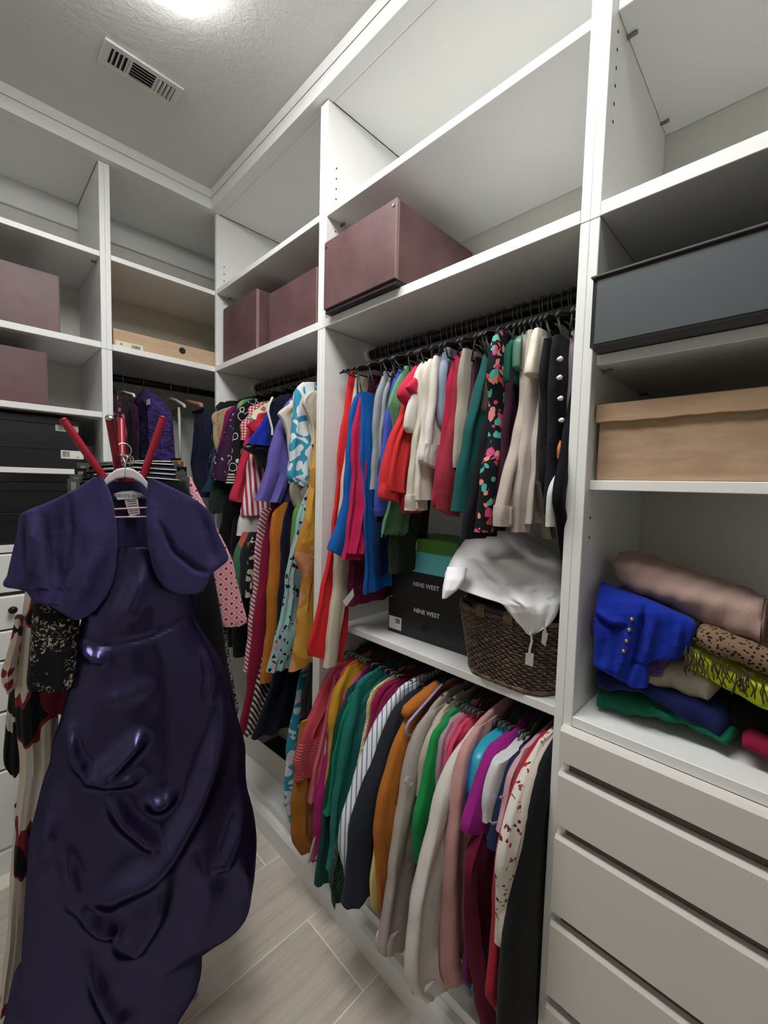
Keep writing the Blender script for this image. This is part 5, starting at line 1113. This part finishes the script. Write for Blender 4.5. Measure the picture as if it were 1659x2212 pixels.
slab('folded_sweater', 'emerald green sweater at the bottom of the folded pile', 'sweater', fabric('#156048'), .062, [(1270, 1484, 1521), (1310, 1492, 1545), (1345, 1502, 1562), (1400, 1512, 1556), (1460, 1540, 1575), (1520, 1562, 1596), (1560, 1578, 1612), (1604, 1572, 1622)], seed=1, amp=.004)
slab('folded_sweater', 'dark navy sweater second from the bottom of the folded pile', 'sweater', fabric('#171f4e'), .055, [(1268, 1436, 1490), (1300, 1448, 1500), (1360, 1468, 1505), (1420, 1482, 1528), (1480, 1505, 1572), (1540, 1532, 1602), (1575, 1552, 1612), (1584, 1570, 1600)], seed=2, amp=.003)
slab('folded_sweater', 'cream cotton sweater in the middle of the folded pile', 'sweater', fabric('#a69c8c'), .066, [(1269, 1380, 1430), (1300, 1395, 1445), (1380, 1430, 1475), (1440, 1428, 1505), (1500, 1440, 1526), (1555, 1475, 1520)], seed=3, amp=.004)
slab('folded_cardigan', 'purple knit cardigan under the royal blue one', 'cardigan', knit('purple_knit', '#2a1440', '#4a2664', 120), .055, [(1265, 1300, 1388), (1285, 1295, 1395), (1340, 1340, 1425), (1390, 1390, 1472), (1430, 1392, 1476), (1447, 1405, 1455)], seed=4, amp=.004)
NP = nref(1390, 1380); DP = (at(1390, 1380, x=.062) - Vector(CAM)).dot(NP)
bl = drape('folded_cardigan', 'royal blue cardigan with gold buttons draped over the folded pile', 'cardigan', fabric('#152c96'),
    [(1262, 1296, 1306, DP + .05), (1276, 1293, 1340, DP + .03), (1296, 1290, 1400, DP + .01), (1318, 1287, 1450, DP), (1342, 1285, 1500, DP - .002), (1380, 1284, 1494, DP - .004), (1412, 1283, 1478, DP - .005), (1419, 1283, 1440, DP - .005), (1424, 1284, 1406, DP - .005), (1434, 1286, 1403, DP - .006), (1446, 1310, 1402, DP - .006), (1462, 1338, 1402, DP - .006), (1474, 1360, 1401, DP - .006)],
    DP, .028, N=110, M=150, n=NP, nf=5, amp=.0025, seed=31, back=.9, power=.35, famp0=.5, fabs=170, group='folded clothes on the right shelf',
    ridges=[([(1395, 1300), (1388, 1350), (1375, 1410), (1352, 1468)], 5, -.010), ([(1408, 1325), (1402, 1380), (1398, 1415)], 7, .008), ([(1288, 1322), (1305, 1340), (1330, 1350), (1358, 1347)], 5, -.012), ([(1292, 1312), (1320, 1332), (1350, 1338)], 6, .010), ([(1430, 1330), (1436, 1405)], 7, -.006), ([(1465, 1340), (1460, 1405)], 8, .006), ([(1370, 1330), (1352, 1400), (1335, 1450)], 6, .006), ([(1310, 1370), (1302, 1430)], 8, -.005)])
for a, b in ((1365, 1338), (1359, 1361), (1353, 1385), (1347, 1407)):
    p = atN(a, b, DP - .0395, NP); V, F = tube_vf([p + NP * .006, p, p - NP * .002], [.0035, .0038, .002], 10); mesh_obj('button', V, F, plain('gold_button', '#b99c6a', .3, Metallic=.8), bl, True, loc=wl(bl))
slab('folded_shirt', 'lime green ribbed top in the folded pile', 'top', stripes('lime_rib', '#a3b41c', '#bfd028', 40, (0, 0, 0), .5), .058, [(1462, 1418, 1436), (1480, 1396, 1446), (1520, 1404, 1482), (1580, 1436, 1512), (1650, 1468, 1545), (1720, 1490, 1590), (1780, 1520, 1600)], seed=6, amp=.003)
lf = slab('folded_scarf', 'brown leopard scarf with fringe over the lime green top', 'scarf', dots('leopard', '#7d6450', '#1e1713', 150, .36, 1.0), .050, [(1487, 1368, 1402), (1510, 1352, 1412), (1560, 1366, 1432), (1610, 1385, 1458), (1660, 1408, 1478), (1730, 1440, 1510)], seed=7, amp=.004)
FR = plain('fringe_brown', '#3c2f1c', .8); rnd = random.Random(5); parts = []
for k in range(46):
    a = rnd.uniform(1478, 1655); b = 1400 + (a - 1487) * .42 + rnd.uniform(-6, 8)
    pts = [at(a, b, x=.050)]
    for q in range(4): a += rnd.uniform(-7, 8); b += rnd.uniform(6, 17); pts.append(at(a, b, x=.046 - rnd.uniform(0, .006)))
    parts.append(tube_vf(pts, .0011, 5))
V, F = join_vf(parts); fo = mesh_obj('fringe', V, F, FR, lf, True, loc=wl(lf)); fo['kind'] = 'stuff'
slab('folded_shirt', 'black folded top at the lower right of the folded pile', 'top', fabric('#17161a'), .09, [(1560, 1520, 1580), (1600, 1535, 1600), (1660, 1545, 1625), (1740, 1560, 1680), (1790, 1580, 1690)], seed=8)
slab('folded_shirt', 'crimson knit top at the bottom right of the shelf', 'top', fabric('#7c1434'), .05, [(1592, 1602, 1612), (1615, 1594, 1634), (1650, 1604, 1650), (1700, 1620, 1675), (1750, 1640, 1690)], seed=9)
# rolled dusty pink blanket on top
La, Ra = at(1338, 1222, x=.155), at(1648, 1340, x=.125)
rings = []
for i in range(30):
    t = i / 29; c = La.lerp(Ra, t); r_ = (.030 + .014 * min(1, t * 6)) * (1 if t < .96 else .97); rg = []
    for k in range(36):
        a = 2 * math.pi * k / 36; w_ = .0025 * math.sin(a * 5 + t * 9) + .0018 * math.sin(t * 40 + a * 3)
        rg.append((c.x + (r_ * 1.35 + w_) * math.cos(a), c.y, c.z + (r_ * .98 + w_) * math.sin(a)))
    rings.append(rg)
V, F = loft(rings); rb = mesh_obj('rolled_blanket', V, F, fabric('#a58b82', 'dusty_pink_cotton', .7), None, True, loc=(La.x, (La.y + Ra.y) / 2, Ra.z - .05), sharp=80)
tag(rb, 'rolled dusty pink blanket on top of the folded pile', 'blanket')
pts = []
for k in range(40):
    a = k * .42; q = .006 + .0009 * k; pts.append((Ra.x + q * 1.3 * math.cos(a), Ra.y - .002, Ra.z + q * math.sin(a)))
V, F = tube_vf(pts, .0022, 6); mesh_obj('roll_edge', V, F, fabric('#8d746c'), rb, True, loc=wl(rb))
# ================================================================ marks on clothes and small tags
def find(label):
    for o in COL.objects:
        if o.get('label') == label: return o
lt_ = find('maroon lace top behind the blue trousers with a paper tag')
V = [at(a, b, y=-1.035) for a, b in ((740, 1299), (763, 1271), (765, 1287), (748, 1310))]; W = [v + Vector((-.0008, -.0008, 0)) for v in V]
mesh_obj('price_tag', V + W, [(0, 1, 2, 3), (7, 6, 5, 4), (0, 1, 5, 4), (1, 2, 6, 5), (2, 3, 7, 6), (3, 0, 4, 7)], LABELW, lt_, loc=wl(lt_))
